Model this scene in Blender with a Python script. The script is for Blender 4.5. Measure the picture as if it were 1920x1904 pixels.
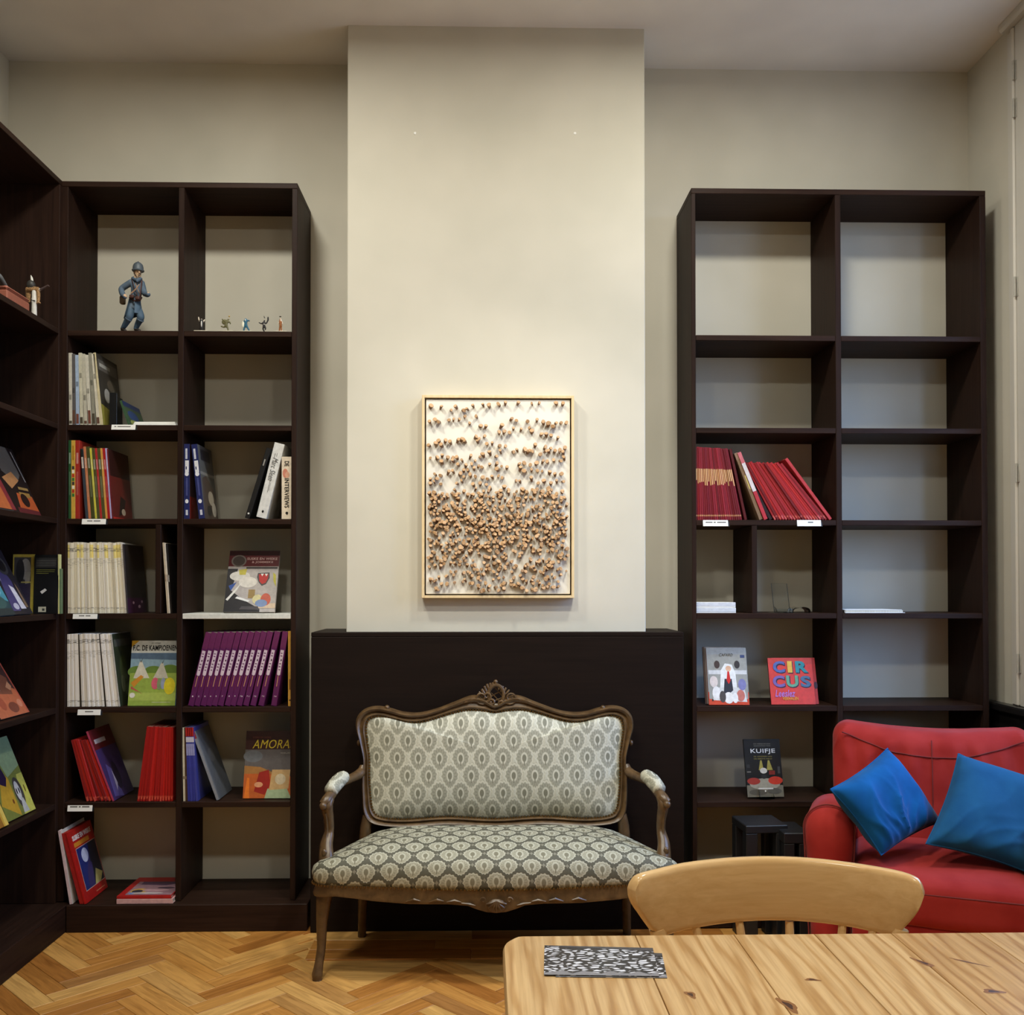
import bpy, bmesh, math, random
from mathutils import Vector, Matrix, noise

R = math.radians
random.seed(7)
scene = bpy.context.scene
for o in list(bpy.data.objects):
    bpy.data.objects.remove(o)

# ------------------------------------------------------------------ camera
FPX, EYE = 1800.0, 1.365
VPX, VPY = 910.0, 1103.0            # where lines running straight away from us meet
YAW, PITCH = R(1.25), R(0.85)
PPX = VPX + FPX * math.tan(YAW)
PPY = VPY - FPX * math.tan(PITCH)
cam_d = bpy.data.cameras.new('camera')
cam_d.sensor_fit = 'HORIZONTAL'
cam_d.sensor_width = 36.0
cam_d.lens = FPX / 1920.0 * 36.0
cam_d.shift_x = (960.0 - PPX) / 1920.0
cam_d.shift_y = (PPY - 952.0) / 1920.0
cam_d.clip_start = 0.05
cam = bpy.data.objects.new('camera', cam_d)
scene.collection.objects.link(cam)
cam.location = (0, 0, EYE)
cam.rotation_euler = (R(90) + PITCH, 0, -YAW)
scene.camera = cam
CM = Matrix.Translation((0, 0, EYE)) @ cam.rotation_euler.to_matrix().to_4x4()
CMI = CM.inverted()

# ------------------------------------------------------------------ world, lamps, exposure
world = bpy.data.worlds.new('World')
scene.world = world
world.use_nodes = True
_w = world.node_tree
_tc = _w.nodes.new('ShaderNodeTexCoord'); _sp = _w.nodes.new('ShaderNodeSeparateXYZ'); _cr = _w.nodes.new('ShaderNodeValToRGB')
_w.links.new(_tc.outputs['Generated'], _sp.inputs[0]); _w.links.new(_sp.outputs[2], _cr.inputs[0])
_e = _cr.color_ramp.elements                     # plain sky over a dull street: the horizon at zero
_e[0].position = 0.0; _e[0].color = (0.15, 0.17, 0.20, 1)
_e[1].position = 0.06; _e[1].color = (0.30, 0.53, 1.0, 1)
_w.links.new(_cr.outputs[0], _w.nodes['Background'].inputs[0])
_w.nodes['Background'].inputs[1].default_value = 12.5

def area(name, loc, size, power, col, rot=(0, 0, 0), shape='DISK', size_y=None, spread=180):
    l = bpy.data.lights.new(name, 'AREA')
    l.shape = shape
    l.size = size
    if size_y:
        l.size_y = size_y
    l.energy = power
    l.color = col
    l.spread = R(spread)
    o = bpy.data.objects.new(name, l)
    scene.collection.objects.link(o)
    o.location = loc
    o.rotation_euler = rot
    return o

WARM = (1.0, 0.995, 0.89)
for lx in (-0.98, 0.90):
    area('ceiling_lamp_light', (lx, 2.76, 3.61), 0.30, 34, WARM)
for lx in (-0.75, 0.85):
    area('ceiling_lamp_light', (lx, 0.60, 3.61), 0.30, 23, WARM)
def spot(loc, aim, power, angle, blend, rad):
    l = bpy.data.lights.new('track_spot_light', 'SPOT')
    l.energy = power; l.color = WARM; l.spot_size = R(angle); l.spot_blend = blend; l.shadow_soft_size = rad
    o = bpy.data.objects.new('track_spot_light', l)
    scene.collection.objects.link(o)
    o.location = loc
    o.rotation_euler = (Vector(aim) - Vector(loc)).to_track_quat('-Z', 'Y').to_euler()
# two ceiling spots turned on the picture and the settee
spot((-0.50, 1.90, 3.58), (0.02, 3.90, 0.82), 97, 58, 1.0, 0.05)
spot((0.60, 1.90, 3.58), (0.10, 3.90, 0.82), 97, 58, 1.0, 0.05)
portal = area('window_daylight_portal', (2.30, 2.45, 2.1), 2.0, 1, (1, 1, 1), rot=(0, R(90), 0), shape='RECTANGLE', size_y=2.4)
portal.data.cycles.is_portal = True

cy = scene.cycles
cy.max_bounces = 5; cy.diffuse_bounces = 3; cy.glossy_bounces = 2; cy.transmission_bounces = 5; cy.transparent_max_bounces = 6
cy.caustics_refractive = False; cy.caustics_reflective = False
cy.use_adaptive_sampling = True; cy.adaptive_threshold = 0.05; cy.adaptive_min_samples = 16
vs = scene.view_settings
vs.view_transform = 'Standard'
vs.look = 'None'
vs.exposure = 0.0
vs.gamma = 1.0
vs.use_curve_mapping = False

# ------------------------------------------------------------------ pixel <-> place helpers
def ray(px, py):
    d = Vector(((px - PPX) / FPX, -(py - PPY) / FPX, -1.0))
    return CM.to_3x3() @ d
def at(px, py, Y):
    d = ray(px, py)
    t = Y / d.y
    return Vector((d.x * t, Y, EYE + d.z * t))
def on_z(px, py, z):
    d = ray(px, py)
    t = (z - EYE) / d.z
    return Vector((d.x * t, d.y * t, z))
def on_x(px, py, X):
    d = ray(px, py)
    t = X / d.x
    return Vector((X, d.y * t, EYE + d.z * t))
def proj(v):
    c = CMI @ Vector(v)
    return (PPX + FPX * c.x / -c.z, PPY - FPX * c.y / -c.z)

# ------------------------------------------------------------------ materials
def lin(c):
    def f(v):
        v = v / 255.0
        return v / 12.92 if v <= 0.04045 else ((v + 0.055) / 1.055) ** 2.4
    return (f(c[0]), f(c[1]), f(c[2]), 1.0)

class X:
    """tiny arithmetic on shader sockets"""
    nt = None
    def __init__(s, v): s.v = v
    @staticmethod
    def op(o, *a):
        n = X.nt.nodes.new('ShaderNodeMath'); n.operation = o
        for i, q in enumerate(a):
            if isinstance(q, X):
                q = q.v
            if isinstance(q, (int, float)):
                n.inputs[i].default_value = q
            else:
                X.nt.links.new(q, n.inputs[i])
        return X(n.outputs[0])
    def __add__(s, o): return X.op('ADD', s, o)
    def __radd__(s, o): return X.op('ADD', o, s)
    def __sub__(s, o): return X.op('SUBTRACT', s, o)
    def __rsub__(s, o): return X.op('SUBTRACT', o, s)
    def __mul__(s, o): return X.op('MULTIPLY', s, o)
    def __rmul__(s, o): return X.op('MULTIPLY', o, s)
    def __truediv__(s, o): return X.op('DIVIDE', s, o)
def sstep(a, b, x):
    n = X.nt.nodes.new('ShaderNodeMapRange'); n.interpolation_type = 'SMOOTHSTEP'
    X.nt.links.new(x.v, n.inputs['Value'])
    n.inputs['From Min'].default_value = a; n.inputs['From Max'].default_value = b
    return X(n.outputs[0])

def new_mat(name, col=(128, 128, 128), rough=0.5, spec=0.5, **kw):
    m = bpy.data.materials.new(name)
    m.use_nodes = True
    b = m.node_tree.nodes['Principled BSDF']
    b.inputs['Base Color'].default_value = lin(col)
    b.inputs['Roughness'].default_value = rough
    b.inputs['Specular IOR Level'].default_value = spec
    for k, v in kw.items():
        b.inputs[k.replace('_', ' ')].default_value = v
    return m
def bsdf(m): return m.node_tree.nodes['Principled BSDF']
def node(m, t, **kw):
    n = m.node_tree.nodes.new(t)
    for k, v in kw.items():
        if k in n.inputs:
            n.inputs[k].default_value = v
        else:
            setattr(n, k, v)
    return n
def link(m, a, b): m.node_tree.links.new(a, b)
def ramp(m, fac, stops, interp='LINEAR'):
    r = node(m, 'ShaderNodeValToRGB')
    r.color_ramp.interpolation = interp
    e = r.color_ramp.elements
    while len(e) > 1:
        e.remove(e[-1])
    e[0].position = stops[0][0]; e[0].color = lin(stops[0][1])
    for p, c in stops[1:]:
        q = e.new(p); q.color = lin(c)
    link(m, fac, r.inputs[0])
    return r.outputs[0]
def mixc(m, fac, a, b, mode='MIX'):
    n = node(m, 'ShaderNodeMix', data_type='RGBA', blend_type=mode)
    if isinstance(fac, (int, float)): n.inputs[0].default_value = fac
    else: link(m, fac, n.inputs[0])
    for s, v in ((6, a), (7, b)):
        if isinstance(v, tuple): n.inputs[s].default_value = lin(v)
        else: link(m, v, n.inputs[s])
    return n.outputs[2]
def coords(m, kind='Object', scale=(1, 1, 1), rnd=False):
    tc = node(m, 'ShaderNodeTexCoord')
    mp = node(m, 'ShaderNodeMapping')
    mp.inputs['Scale'].default_value = scale
    link(m, tc.outputs[kind], mp.inputs[0])
    if rnd:
        oi = node(m, 'ShaderNodeObjectInfo')
        mu = node(m, 'ShaderNodeVectorMath', operation='SCALE')
        cb = node(m, 'ShaderNodeCombineXYZ')
        for i in range(3): link(m, oi.outputs['Random'], cb.inputs[i])
        link(m, cb.outputs[0], mu.inputs[0]); mu.inputs['Scale'].default_value = 37.0
        link(m, mu.outputs[0], mp.inputs['Location'])
    return mp.outputs[0]
def noise_tex(m, vec, scale, detail=4, rough=0.55, dist=0.0):
    n = node(m, 'ShaderNodeTexNoise')
    n.inputs['Scale'].default_value = scale; n.inputs['Detail'].default_value = detail
    n.inputs['Roughness'].default_value = rough; n.inputs['Distortion'].default_value = dist
    link(m, vec, n.inputs['Vector'])
    return n.outputs['Fac']
def bump(m, h, strength=0.2, dist=0.01):
    b = node(m, 'ShaderNodeBump')
    b.inputs['Strength'].default_value = strength; b.inputs['Distance'].default_value = dist
    link(m, h, b.inputs['Height']); link(m, b.outputs[0], bsdf(m).inputs['Normal'])

def mat_plaster(name, col, rough=0.75):
    m = new_mat(name, col, rough, 0.3)
    v = coords(m, 'Object')
    n = noise_tex(m, v, 3.0, 2)
    c = tuple(int(x * 0.96) for x in col)
    link(m, ramp(m, n, [(0.3, c), (0.7, col)]), bsdf(m).inputs['Base Color'])
    return m
M_wall = mat_plaster('wall_paint', (205, 198, 183))
M_ceil = mat_plaster('ceiling_paint', (232, 226, 219))
M_white = mat_plaster('white_woodwork', (206, 200, 190), 0.45)

def mat_darkwood(name, c1, c2, rough=0.5, axis='Z'):
    m = new_mat(name, c1, rough, 0.09)
    sc = {'Z': (30, 30, 1.2), 'X': (1.2, 30, 30), 'Y': (30, 1.2, 30)}[axis]
    v = coords(m, 'Object', sc)
    n = noise_tex(m, v, 2.2, 3, 0.65, 0.4)
    link(m, ramp(m, n, [(0.3, c1), (0.7, c2)]), bsdf(m).inputs['Base Color'])
    bump(m, n, 0.08, 0.002)
    return m
M_wenge = mat_darkwood('wenge_upright', (33, 21, 16), (47, 31, 24))
M_wengeX = mat_darkwood('wenge_board', (35, 22, 17), (51, 34, 26), axis='X')
M_wengeY = mat_darkwood('wenge_board_along_wall', (33, 21, 16), (47, 31, 24), axis='Y')
M_mantel = mat_darkwood('black_brown_panel', (24, 17, 14), (31, 22, 18), 0.5, 'X')
M_black = new_mat('black_lacquer', (24, 25, 28), 0.45)
M_blackmetal = new_mat('black_metal', (16, 16, 17), 0.4)

def mat_floor(name, per_block=True):
    m = new_mat(name, (170, 115, 55), 0.36, 0.5)
    oi = node(m, 'ShaderNodeObjectInfo')
    v = coords(m, 'Object', (3, 40, 40), rnd=True)
    n = noise_tex(m, v, 1.6, 6, 0.6, 0.8)
    base = ramp(m, oi.outputs['Random'], [(0.0, (166, 106, 46)), (0.35, (190, 130, 62)), (0.65, (204, 146, 74)), (0.9, (220, 170, 98)), (1.0, (146, 90, 42))])
    g = ramp(m, n, [(0.25, (196, 186, 176)), (0.6, (255, 255, 255))])
    link(m, mixc(m, 1.0, base, g, 'MULTIPLY'), bsdf(m).inputs['Base Color'])
    rr = node(m, 'ShaderNodeMapRange'); rr.inputs['To Min'].default_value = 0.3; rr.inputs['To Max'].default_value = 0.5
    link(m, n, rr.inputs['Value']); link(m, rr.outputs[0], bsdf(m).inputs['Roughness'])
    bump(m, n, 0.06, 0.001)
    return m
M_parquet = mat_floor('oak_parquet')

def mat_pine(name, rnd=True):
    m = new_mat(name, (200, 155, 95), 0.34, 0.5)
    v = coords(m, 'Object', (1, 0.13, 1), rnd=rnd)
    w = node(m, 'ShaderNodeTexWave', wave_type='BANDS', bands_direction='X')
    w.inputs['Scale'].default_value = 11; w.inputs['Distortion'].default_value = 13
    w.inputs['Detail'].default_value = 3; w.inputs['Detail Scale'].default_value = 1.0; w.inputs['Detail Roughness'].default_value = 0.55
    link(m, v, w.inputs['Vector'])
    grain = ramp(m, w.outputs['Fac'], [(0.0, (194, 152, 98)), (0.25, (212, 174, 122)), (0.75, (222, 187, 136))])
    v2 = coords(m, 'Object', (90, 2.5, 1), rnd=rnd)
    f = noise_tex(m, v2, 1.5, 5)
    g = mixc(m, 1.0, grain, ramp(m, f, [(0.3, (222, 212, 200)), (0.62, (255, 255, 255))]), 'MULTIPLY')
    oi = node(m, 'ShaderNodeObjectInfo')
    t = ramp(m, oi.outputs['Random'], [(0, (238, 226, 210)), (1, (255, 252, 246))])
    g = mixc(m, 1.0, g, t, 'MULTIPLY')
    link(m, g, bsdf(m).inputs['Base Color'])
    bump(m, f, 0.05, 0.001)
    return m
M_pine = mat_pine('varnished_pine')
M_knot = new_mat('pine_knot', (70, 40, 20), 0.4)

def mat_chairwood(name, c1, c2, rough=0.25, sc=(1.5, 40, 40)):
    m = new_mat(name, c1, rough, 0.5)
    v = coords(m, 'Object', sc)
    n = noise_tex(m, v, 2.0, 6, 0.6, 0.4)
    link(m, ramp(m, n, [(0.3, c1), (0.7, c2)]), bsdf(m).inputs['Base Color'])
    bump(m, n, 0.04, 0.001)
    return m
M_beech = mat_chairwood('varnished_beech', (212, 170, 114), (226, 188, 134), 0.2)
M_walnut = mat_chairwood('carved_walnut', (66, 47, 27), (104, 79, 50), 0.36, (14, 14, 14))
M_framewood = mat_chairwood('pale_frame_wood', (214, 186, 140), (228, 203, 160), 0.5, (30, 30, 3))
M_brass = new_mat('aged_brass', (120, 92, 52), 0.35, 0.5, Metallic=0.9)

def mat_brocade(name, ground, medal, edge, motif, RX=0.0365, RY=0.047, E0=0.70, NAR=-0.40):
    m = new_mat(name, ground, 0.6, 0.35)
    X.nt = m.node_tree
    uvn = node(m, 'ShaderNodeUVMap')
    sp = node(m, 'ShaderNodeSeparateXYZ'); link(m, uvn.outputs[0], sp.inputs[0])
    U, V = X(sp.outputs[0]), X(sp.outputs[1])
    sx, sy = 0.0815, 0.131
    def cell(du, dv):
        p = X.op('FRACT', U / sx + du) - 0.5
        q = X.op('FRACT', V / sy + dv) - 0.5
        x, y = p * sx, q * sy
        wid = X.op('MULTIPLY_ADD', X.op('MINIMUM', X.op('MAXIMUM', y * 9.0, NAR), 0.0), 1.0, 1.0)   # narrows to a point below
        xn = x / (wid * RX)
        yn = y / RY
        r = X.op('SQRT', xn * xn + yn * yn)
        th = X.op('ARCTAN2', yn, xn)
        sc = X.op('COSINE', th * 15.0) * 0.045
        r2 = r + sc
        # inner flower
        fx, fy = x / 0.0085, (y - 0.002) / 0.0145
        fr = X.op('SQRT', fx * fx + fy * fy)
        # stem
        st = X.op('ABSOLUTE', x) / 0.002 + X.op('MAXIMUM', X.op('ABSOLUTE', y + 0.016) - 0.008, 0.0) * 400.0
        return r2, fr, st, th
    a = cell(0.0, 0.0); b = cell(0.5, 0.5)
    r = X.op('MINIMUM', a[0], b[0]); fr = X.op('MINIMUM', a[1], b[1]); st = X.op('MINIMUM', a[2], b[2])
    med = 1.0 - sstep(0.93, 1.0, r)
    edg = sstep(E0, E0 + 0.08, r) * med
    ths = X.op('MINIMUM', X.op('ABSOLUTE', a[0] - r) * 1000.0, 1.0)
    tick = X.op('ADD', X.op('MULTIPLY', X.op('COSINE', a[3] * 15.0), 1.0 - ths), X.op('MULTIPLY', X.op('COSINE', b[3] * 15.0), ths))
    tk = sstep(0.2, 0.7, tick) * sstep(0.46, 0.54, r) * (1.0 - sstep(E0 - 0.06, E0, r))
    ring = sstep(0.95, 1.05, fr) * (1.0 - sstep(1.45, 1.6, fr))
    flo = 1.0 - sstep(0.8, 0.98, fr)
    stem = (1.0 - sstep(0.8, 1.2, st))
    # little crosses in the gaps
    g1 = X.op('FRACT', U / sx + 0.5) - 0.5; g2 = X.op('FRACT', V / sy) - 0.5
    g3 = X.op('FRACT', U / sx) - 0.5; g4 = X.op('FRACT', V / sy + 0.5) - 0.5
    def star(p, q):
        ax, ay = X.op('ABSOLUTE', p * sx), X.op('ABSOLUTE', q * sy - 0.006)
        return X.op('POWER', ax / 0.010, 0.6) + X.op('POWER', ay / 0.013, 0.6)
    stv = X.op('MINIMUM', star(g1, g2), star(g3, g4))
    sta = 1.0 - sstep(0.9, 1.05, stv)
    v = coords(m, 'UV', (1, 1, 1))
    wv = noise_tex(m, v, 420, 2)
    c = mixc(m, sta.v, ground, tuple(int((p + q) / 2) for p, q in zip(ground, edge)))
    c = mixc(m, med.v, c, medal)
    c = mixc(m, edg.v, c, edge)
    c = mixc(m, (tk * 0.55).v, c, motif)
    c = mixc(m, ring.v, c, edge)
    c = mixc(m, X.op('MAXIMUM', flo, stem * med).v, c, motif)
    c = mixc(m, 0.35, c, ramp(m, wv, [(0.3, (120, 118, 108)), (0.7, (255, 255, 255))]), 'MULTIPLY')
    link(m, c, bsdf(m).inputs['Base Color'])
    h = med * 0.5 + edg * 0.6 + X(wv) * 0.3
    bump(m, h.v, 0.35, 0.0015)
    rr = X.op('SUBTRACT', 0.62, edg * 0.2)
    link(m, rr.v, bsdf(m).inputs['Roughness'])
    return m
M_broc_back = mat_brocade('brocade_back_painted_sheen', (196, 192, 174), (163, 160, 143), (206, 202, 184), (128, 125, 108), 0.0385, 0.052, 0.76)  # brocade's sheen painted in: pale ground and greyer medallions, reversed from the seat
M_broc_seat = mat_brocade('brocade_seat', (92, 89, 75), (168, 164, 143), (190, 186, 166), (128, 122, 101), 0.0335, 0.0370, 0.80, -0.25)  # same brocade in its dark-ground copy, without the painted sheen

def mat_cloth(name, c1, c2, sheen, bscale=500, rough=0.85):
    m = new_mat(name, c1, rough, 0.1, Sheen_Weight=sheen, Sheen_Roughness=0.4)
    v = coords(m, 'Object')
    n = noise_tex(m, v, 9, 5)
    link(m, ramp(m, n, [(0.35, c1), (0.65, c2)]), bsdf(m).inputs['Base Color'])
    bump(m, noise_tex(m, v, bscale, 2), 0.15, 0.001)
    return m
M_red = mat_cloth('red_slipcover', (149, 39, 35), (163, 49, 44), 0.09)
M_redseam = new_mat('red_seam', (112, 34, 30), 0.9)
M_blue = mat_cloth('blue_velvet', (12, 72, 124), (20, 86, 142), 0.12, 700, 0.95)
M_teal = mat_cloth('teal_blue_velvet', (24, 72, 108), (32, 84, 120), 0.12, 700, 0.95)

_cm = {}
def cm(c, rough=0.38):
    c = tuple(int(x) for x in c)
    k = (c, rough)
    if k not in _cm:
        m = new_mat('print_%d_%d_%d' % c, c, rough, 0.4)
        n = noise_tex(m, coords(m, 'Object'), 60, 3)
        d = tuple(int(x * 0.9) for x in c)
        link(m, ramp(m, n, [(0.3, d), (0.7, c)]), bsdf(m).inputs['Base Color'])
        _cm[k] = m
    return _cm[k]
M_pages = new_mat('paper_pages', (214, 205, 186), 0.8)
_pv = coords(M_pages, 'Object', (900, 3, 3))
link(M_pages, ramp(M_pages, noise_tex(M_pages, _pv, 1, 2), [(0.3, (178, 168, 148)), (0.7, (224, 216, 198))]), bsdf(M_pages).inputs['Base Color'])
M_paper = new_mat('white_paper', (240, 238, 233), 0.6)
M_ink = new_mat('black_ink', (14, 14, 14), 0.5)
M_greyink = new_mat('grey_ink', (120, 118, 114), 0.6)
M_clear = new_mat('clear_acrylic', (240, 243, 243), 0.02, 0.5, Transmission_Weight=1.0, IOR=1.12)
M_glass = new_mat('window_glass', (255, 255, 255), 0.0)
_tr = node(M_glass, 'ShaderNodeBsdfTransparent'); _gl = node(M_glass, 'ShaderNodeBsdfGlossy'); _mx = node(M_glass, 'ShaderNodeMixShader')
_gl.inputs['Roughness'].default_value = 0.0; _mx.inputs[0].default_value = 0.05
link(M_glass, _tr.outputs[0], _mx.inputs[1]); link(M_glass, _gl.outputs[0], _mx.inputs[2])
link(M_glass, _mx.outputs[0], M_glass.node_tree.nodes['Material Output'].inputs['Surface'])

# ------------------------------------------------------------------ mesh builder and object helpers
MW = {}
class MB:
    def __init__(s): s.v = []; s.f = []; s.m = []; s.uv = None
    def face(s, idx, m=0): s.f.append(tuple(idx)); s.m.append(m)
    def box(s, a, b, m=0, M=None):
        i = len(s.v)
        for z in (a[2], b[2]):
            for x, y in ((a[0], a[1]), (b[0], a[1]), (b[0], b[1]), (a[0], b[1])):
                p = Vector((x, y, z)); s.v.append(M @ p if M else p)
        for q in ((0, 3, 2, 1), (4, 5, 6, 7), (0, 1, 5, 4), (1, 2, 6, 5), (2, 3, 7, 6), (3, 0, 4, 7)):
            s.face([i + k for k in q], m)
        return s
    def bbox(s, a, b, r=0.002, m=0, M=None):
        """box with chamfered edges"""
        bm = bmesh.new()
        bmesh.ops.create_cube(bm, size=1)
        c = [(a[k] + b[k]) / 2 for k in range(3)]; d = [b[k] - a[k] for k in range(3)]
        for v in bm.verts: v.co = Vector((c[0] + v.co.x * d[0], c[1] + v.co.y * d[1], c[2] + v.co.z * d[2]))
        bmesh.ops.bevel(bm, geom=bm.edges[:], offset=r, segments=1, affect='EDGES', profile=0.5)
        bm.verts.ensure_lookup_table(); bm.verts.index_update()
        i = len(s.v)
        for v in bm.verts: s.v.append((M @ v.co) if M else v.co.copy())
        for f in bm.faces: s.face([i + v.index for v in f.verts], m)
        bm.free()
        return s
    def loft(s, rings, m=0, closed=True, caps=True, ringloop=False):
        i0 = len(s.v); n = len(rings[0])
        for r in rings:
            for p in r: s.v.append(Vector(p))
        k = len(rings)
        for a in range(k if ringloop else k - 1):
            b = (a + 1) % k
            for j in range(n if closed else n - 1):
                j2 = (j + 1) % n
                s.face((i0 + a * n + j, i0 + a * n + j2, i0 + b * n + j2, i0 + b * n + j), m)
        if caps and not ringloop:
            s.face([i0 + j for j in range(n)][::-1], m)
            s.face([i0 + (k - 1) * n + j for j in range(n)], m)
        return s
    def tube(s, pts, rad, seg=10, m=0, flat=1.0, up=None, caps=True):
        """tapered tube along points; flat squashes across 'up'"""
        pts = [Vector(p) for p in pts]
        if isinstance(rad, (int, float)): rad = [rad] * len(pts)
        rings = []
        U = Vector(up) if up else Vector((0.13, 0.27, 1)).normalized()
        last = None
        for i, p in enumerate(pts):
            t = (pts[min(i + 1, len(pts) - 1)] - pts[max(i - 1, 0)])
            if t.length < 1e-9: t = Vector((0, 0, 1))
            t.normalize()
            if last is None:
                a = t.cross(U)
                if a.length < 1e-3: a = t.cross(Vector((1, 0, 0)))
            else:
                a = last - t * last.dot(t)
            a.normalize(); last = a
            b = t.cross(a)
            rings.append([p + a * math.cos(2 * math.pi * k / seg) * rad[i] + b * math.sin(2 * math.pi * k / seg) * rad[i] * flat for k in range(seg)])
        return s.loft(rings, m, caps=caps)
    def ell(s, c, r, seg=12, rings=8, m=0, M=None):
        c = Vector(c); i0 = len(s.v)
        rr = []
        for a in range(rings + 1):
            ph = math.pi * a / rings
            for k in range(seg):
                th = 2 * math.pi * k / seg
                p = Vector((r[0] * math.sin(ph) * math.cos(th), r[1] * math.sin(ph) * math.sin(th), r[2] * math.cos(ph)))
                if M: p = M @ p
                s.v.append(c + p)
        for a in range(rings):
            for k in range(seg):
                k2 = (k + 1) % seg
                s.face((i0 + a * seg + k, i0 + (a + 1) * seg + k, i0 + (a + 1) * seg + k2, i0 + a * seg + k2), m)
        return s
    def lathe(s, c, prof, seg=16, m=0, M=None):
        c = Vector(c)
        rings = []
        for r, z in prof:
            rings.append([c + ((M @ Vector((r * math.cos(2 * math.pi * k / seg), r * math.sin(2 * math.pi * k / seg), z))) if M else Vector((r * math.cos(2 * math.pi * k / seg), r * math.sin(2 * math.pi * k / seg), z))) for k in range(seg)])
        return s.loft(rings, m)
    def rbox(s, c, h, r, n=8, m=0, M=None, deform=None):
        """rounded box: centre c, half sizes h, corner radius r, n quads a side"""
        c = Vector(c); idx = {}
        def vid(p):
            k = (round(p[0], 6), round(p[1], 6), round(p[2], 6))
            if k in idx: return idx[k]
            w = Vector((p[0] * h[0], p[1] * h[1], p[2] * h[2]))
            q = Vector([max(-(h[a] - r), min(h[a] - r, w[a])) for a in range(3)])
            d = w - q
            o = q + (d.normalized() * r if d.length > 1e-9 else Vector((0, 0, 0)))
            if deform: o = deform(o)
            o = c + o
            if M: o = M @ o
            idx[k] = len(s.v); s.v.append(o)
            return idx[k]
        # denser towards the edges
        def g(i, a):
            t = -1 + 2 * i / n
            return math.copysign(abs(t) ** 0.75, t)
        for ax in range(3):
            for sg in (-1, 1):
                for i in range(n):
                    for j in range(n):
                        q = []
                        for di, dj in ((0, 0), (1, 0), (1, 1), (0, 1)):
                            p = [0, 0, 0]; p[ax] = sg
                            p[(ax + 1) % 3] = g(i + di, 0) * 1.0; p[(ax + 2) % 3] = g(j + dj, 0)
                            q.append(vid(p))
                        s.face(q if sg > 0 else q[::-1], m)
        return s
    def build(s, name, mats, parent=None, smooth=False, uv=None, angle=40):
        me = bpy.data.meshes.new(name)
        inv = MW[parent.name].inverted() if parent else None
        me.from_pydata([tuple(inv @ v) if inv else tuple(v) for v in s.v], [], s.f)
        if not isinstance(mats, (list, tuple)): mats = [mats]
        for mt in mats: me.materials.append(mt)
        me.polygons.foreach_set('material_index', s.m)
        if smooth:
            me.polygons.foreach_set('use_smooth', [True] * len(me.polygons))
            try: me.set_sharp_from_angle(angle=R(angle))
            except Exception: pass
        if uv:
            l = me.uv_layers.new(name='UVMap')
            for lp in me.loops:
                l.data[lp.index].uv = uv(s.v[lp.vertex_index])
        me.validate()
        return link_obj(name, me, parent)
def link_obj(name, data, parent=None, M=None):
    o = bpy.data.objects.new(name, data)
    scene.collection.objects.link(o)
    if parent: o.parent = parent
    if M is not None: o.matrix_basis = M
    base = MW[parent.name] if parent else Matrix.Identity(4)
    MW[o.name] = base @ (M if M is not None else Matrix.Identity(4))
    return o
def tag(o, label, cat, group=None):
    o['label'] = label; o['category'] = cat
    if group: o['group'] = group
    return o
def thing(name, label, cat, loc=(0, 0, 0), rz=0, group=None, M=None):
    if M is None: M = Matrix.Translation(loc) @ Matrix.Rotation(rz, 4, 'Z')
    o = link_obj(name, None, None, M)
    o.empty_display_size = 0.05
    return tag(o, label, cat, group)
def struct(o):
    o['kind'] = 'structure'; return o
def catmull(P, n, closed=False):
    P = [Vector(p) for p in P]; k = len(P); out = []
    segs = k if closed else k - 1
    for i in range(segs):
        a = P[(i - 1) % k] if closed or i > 0 else P[0]
        b = P[i]; c = P[(i + 1) % k]
        d = P[(i + 2) % k] if closed or i + 2 < k else P[-1]
        for j in range(n):
            t = j / n
            out.append(0.5 * ((2 * b) + (c - a) * t + (2 * a - 5 * b + 4 * c - d) * t * t + (3 * b - a - 3 * c + d) * t ** 3))
    if not closed: out.append(P[-1])
    return out
def interp(x, pts):
    if x <= pts[0][0]: return pts[0][1]
    for (a, b), (c, d) in zip(pts, pts[1:]):
        if x <= c: return b + (d - b) * (x - a) / (c - a)
    return pts[-1][1]
def text_mesh(body, w, h, depth=0.0004, bold=0.0, shear=0.0, space=1.06):
    """lettering fitted into a w x h box; lies in x-z, facing -y, from (0,0,0)"""
    cu = bpy.data.curves.new('lettering', 'FONT')
    cu.body = body; cu.size = 1; cu.offset = bold; cu.shear = shear; cu.resolution_u = 3; cu.space_character = space
    cu.extrude = 0.01
    ob = bpy.data.objects.new('tmp', cu)
    me = bpy.data.meshes.new_from_object(ob)
    bpy.data.objects.remove(ob); bpy.data.curves.remove(cu)
    xs = [v.co.x for v in me.vertices]; ys = [v.co.y for v in me.vertices]
    if not xs: return me
    x0, x1, y0, y1 = min(xs), max(xs), min(ys), max(ys)
    for v in me.vertices:
        x, y, z = v.co
        v.co = ((x - x0) / (x1 - x0) * w, -depth if z > 0 else 0.0, (y - y0) / (y1 - y0) * h)
    return me
def lettering(parent, body, w, h, M, mt, bold=0.0, name='lettering', shear=0.0):
    me = text_mesh(body, w, h, 0.0005, bold, shear)
    me.materials.append(mt)
    return link_obj(name, me, parent, M)
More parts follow.
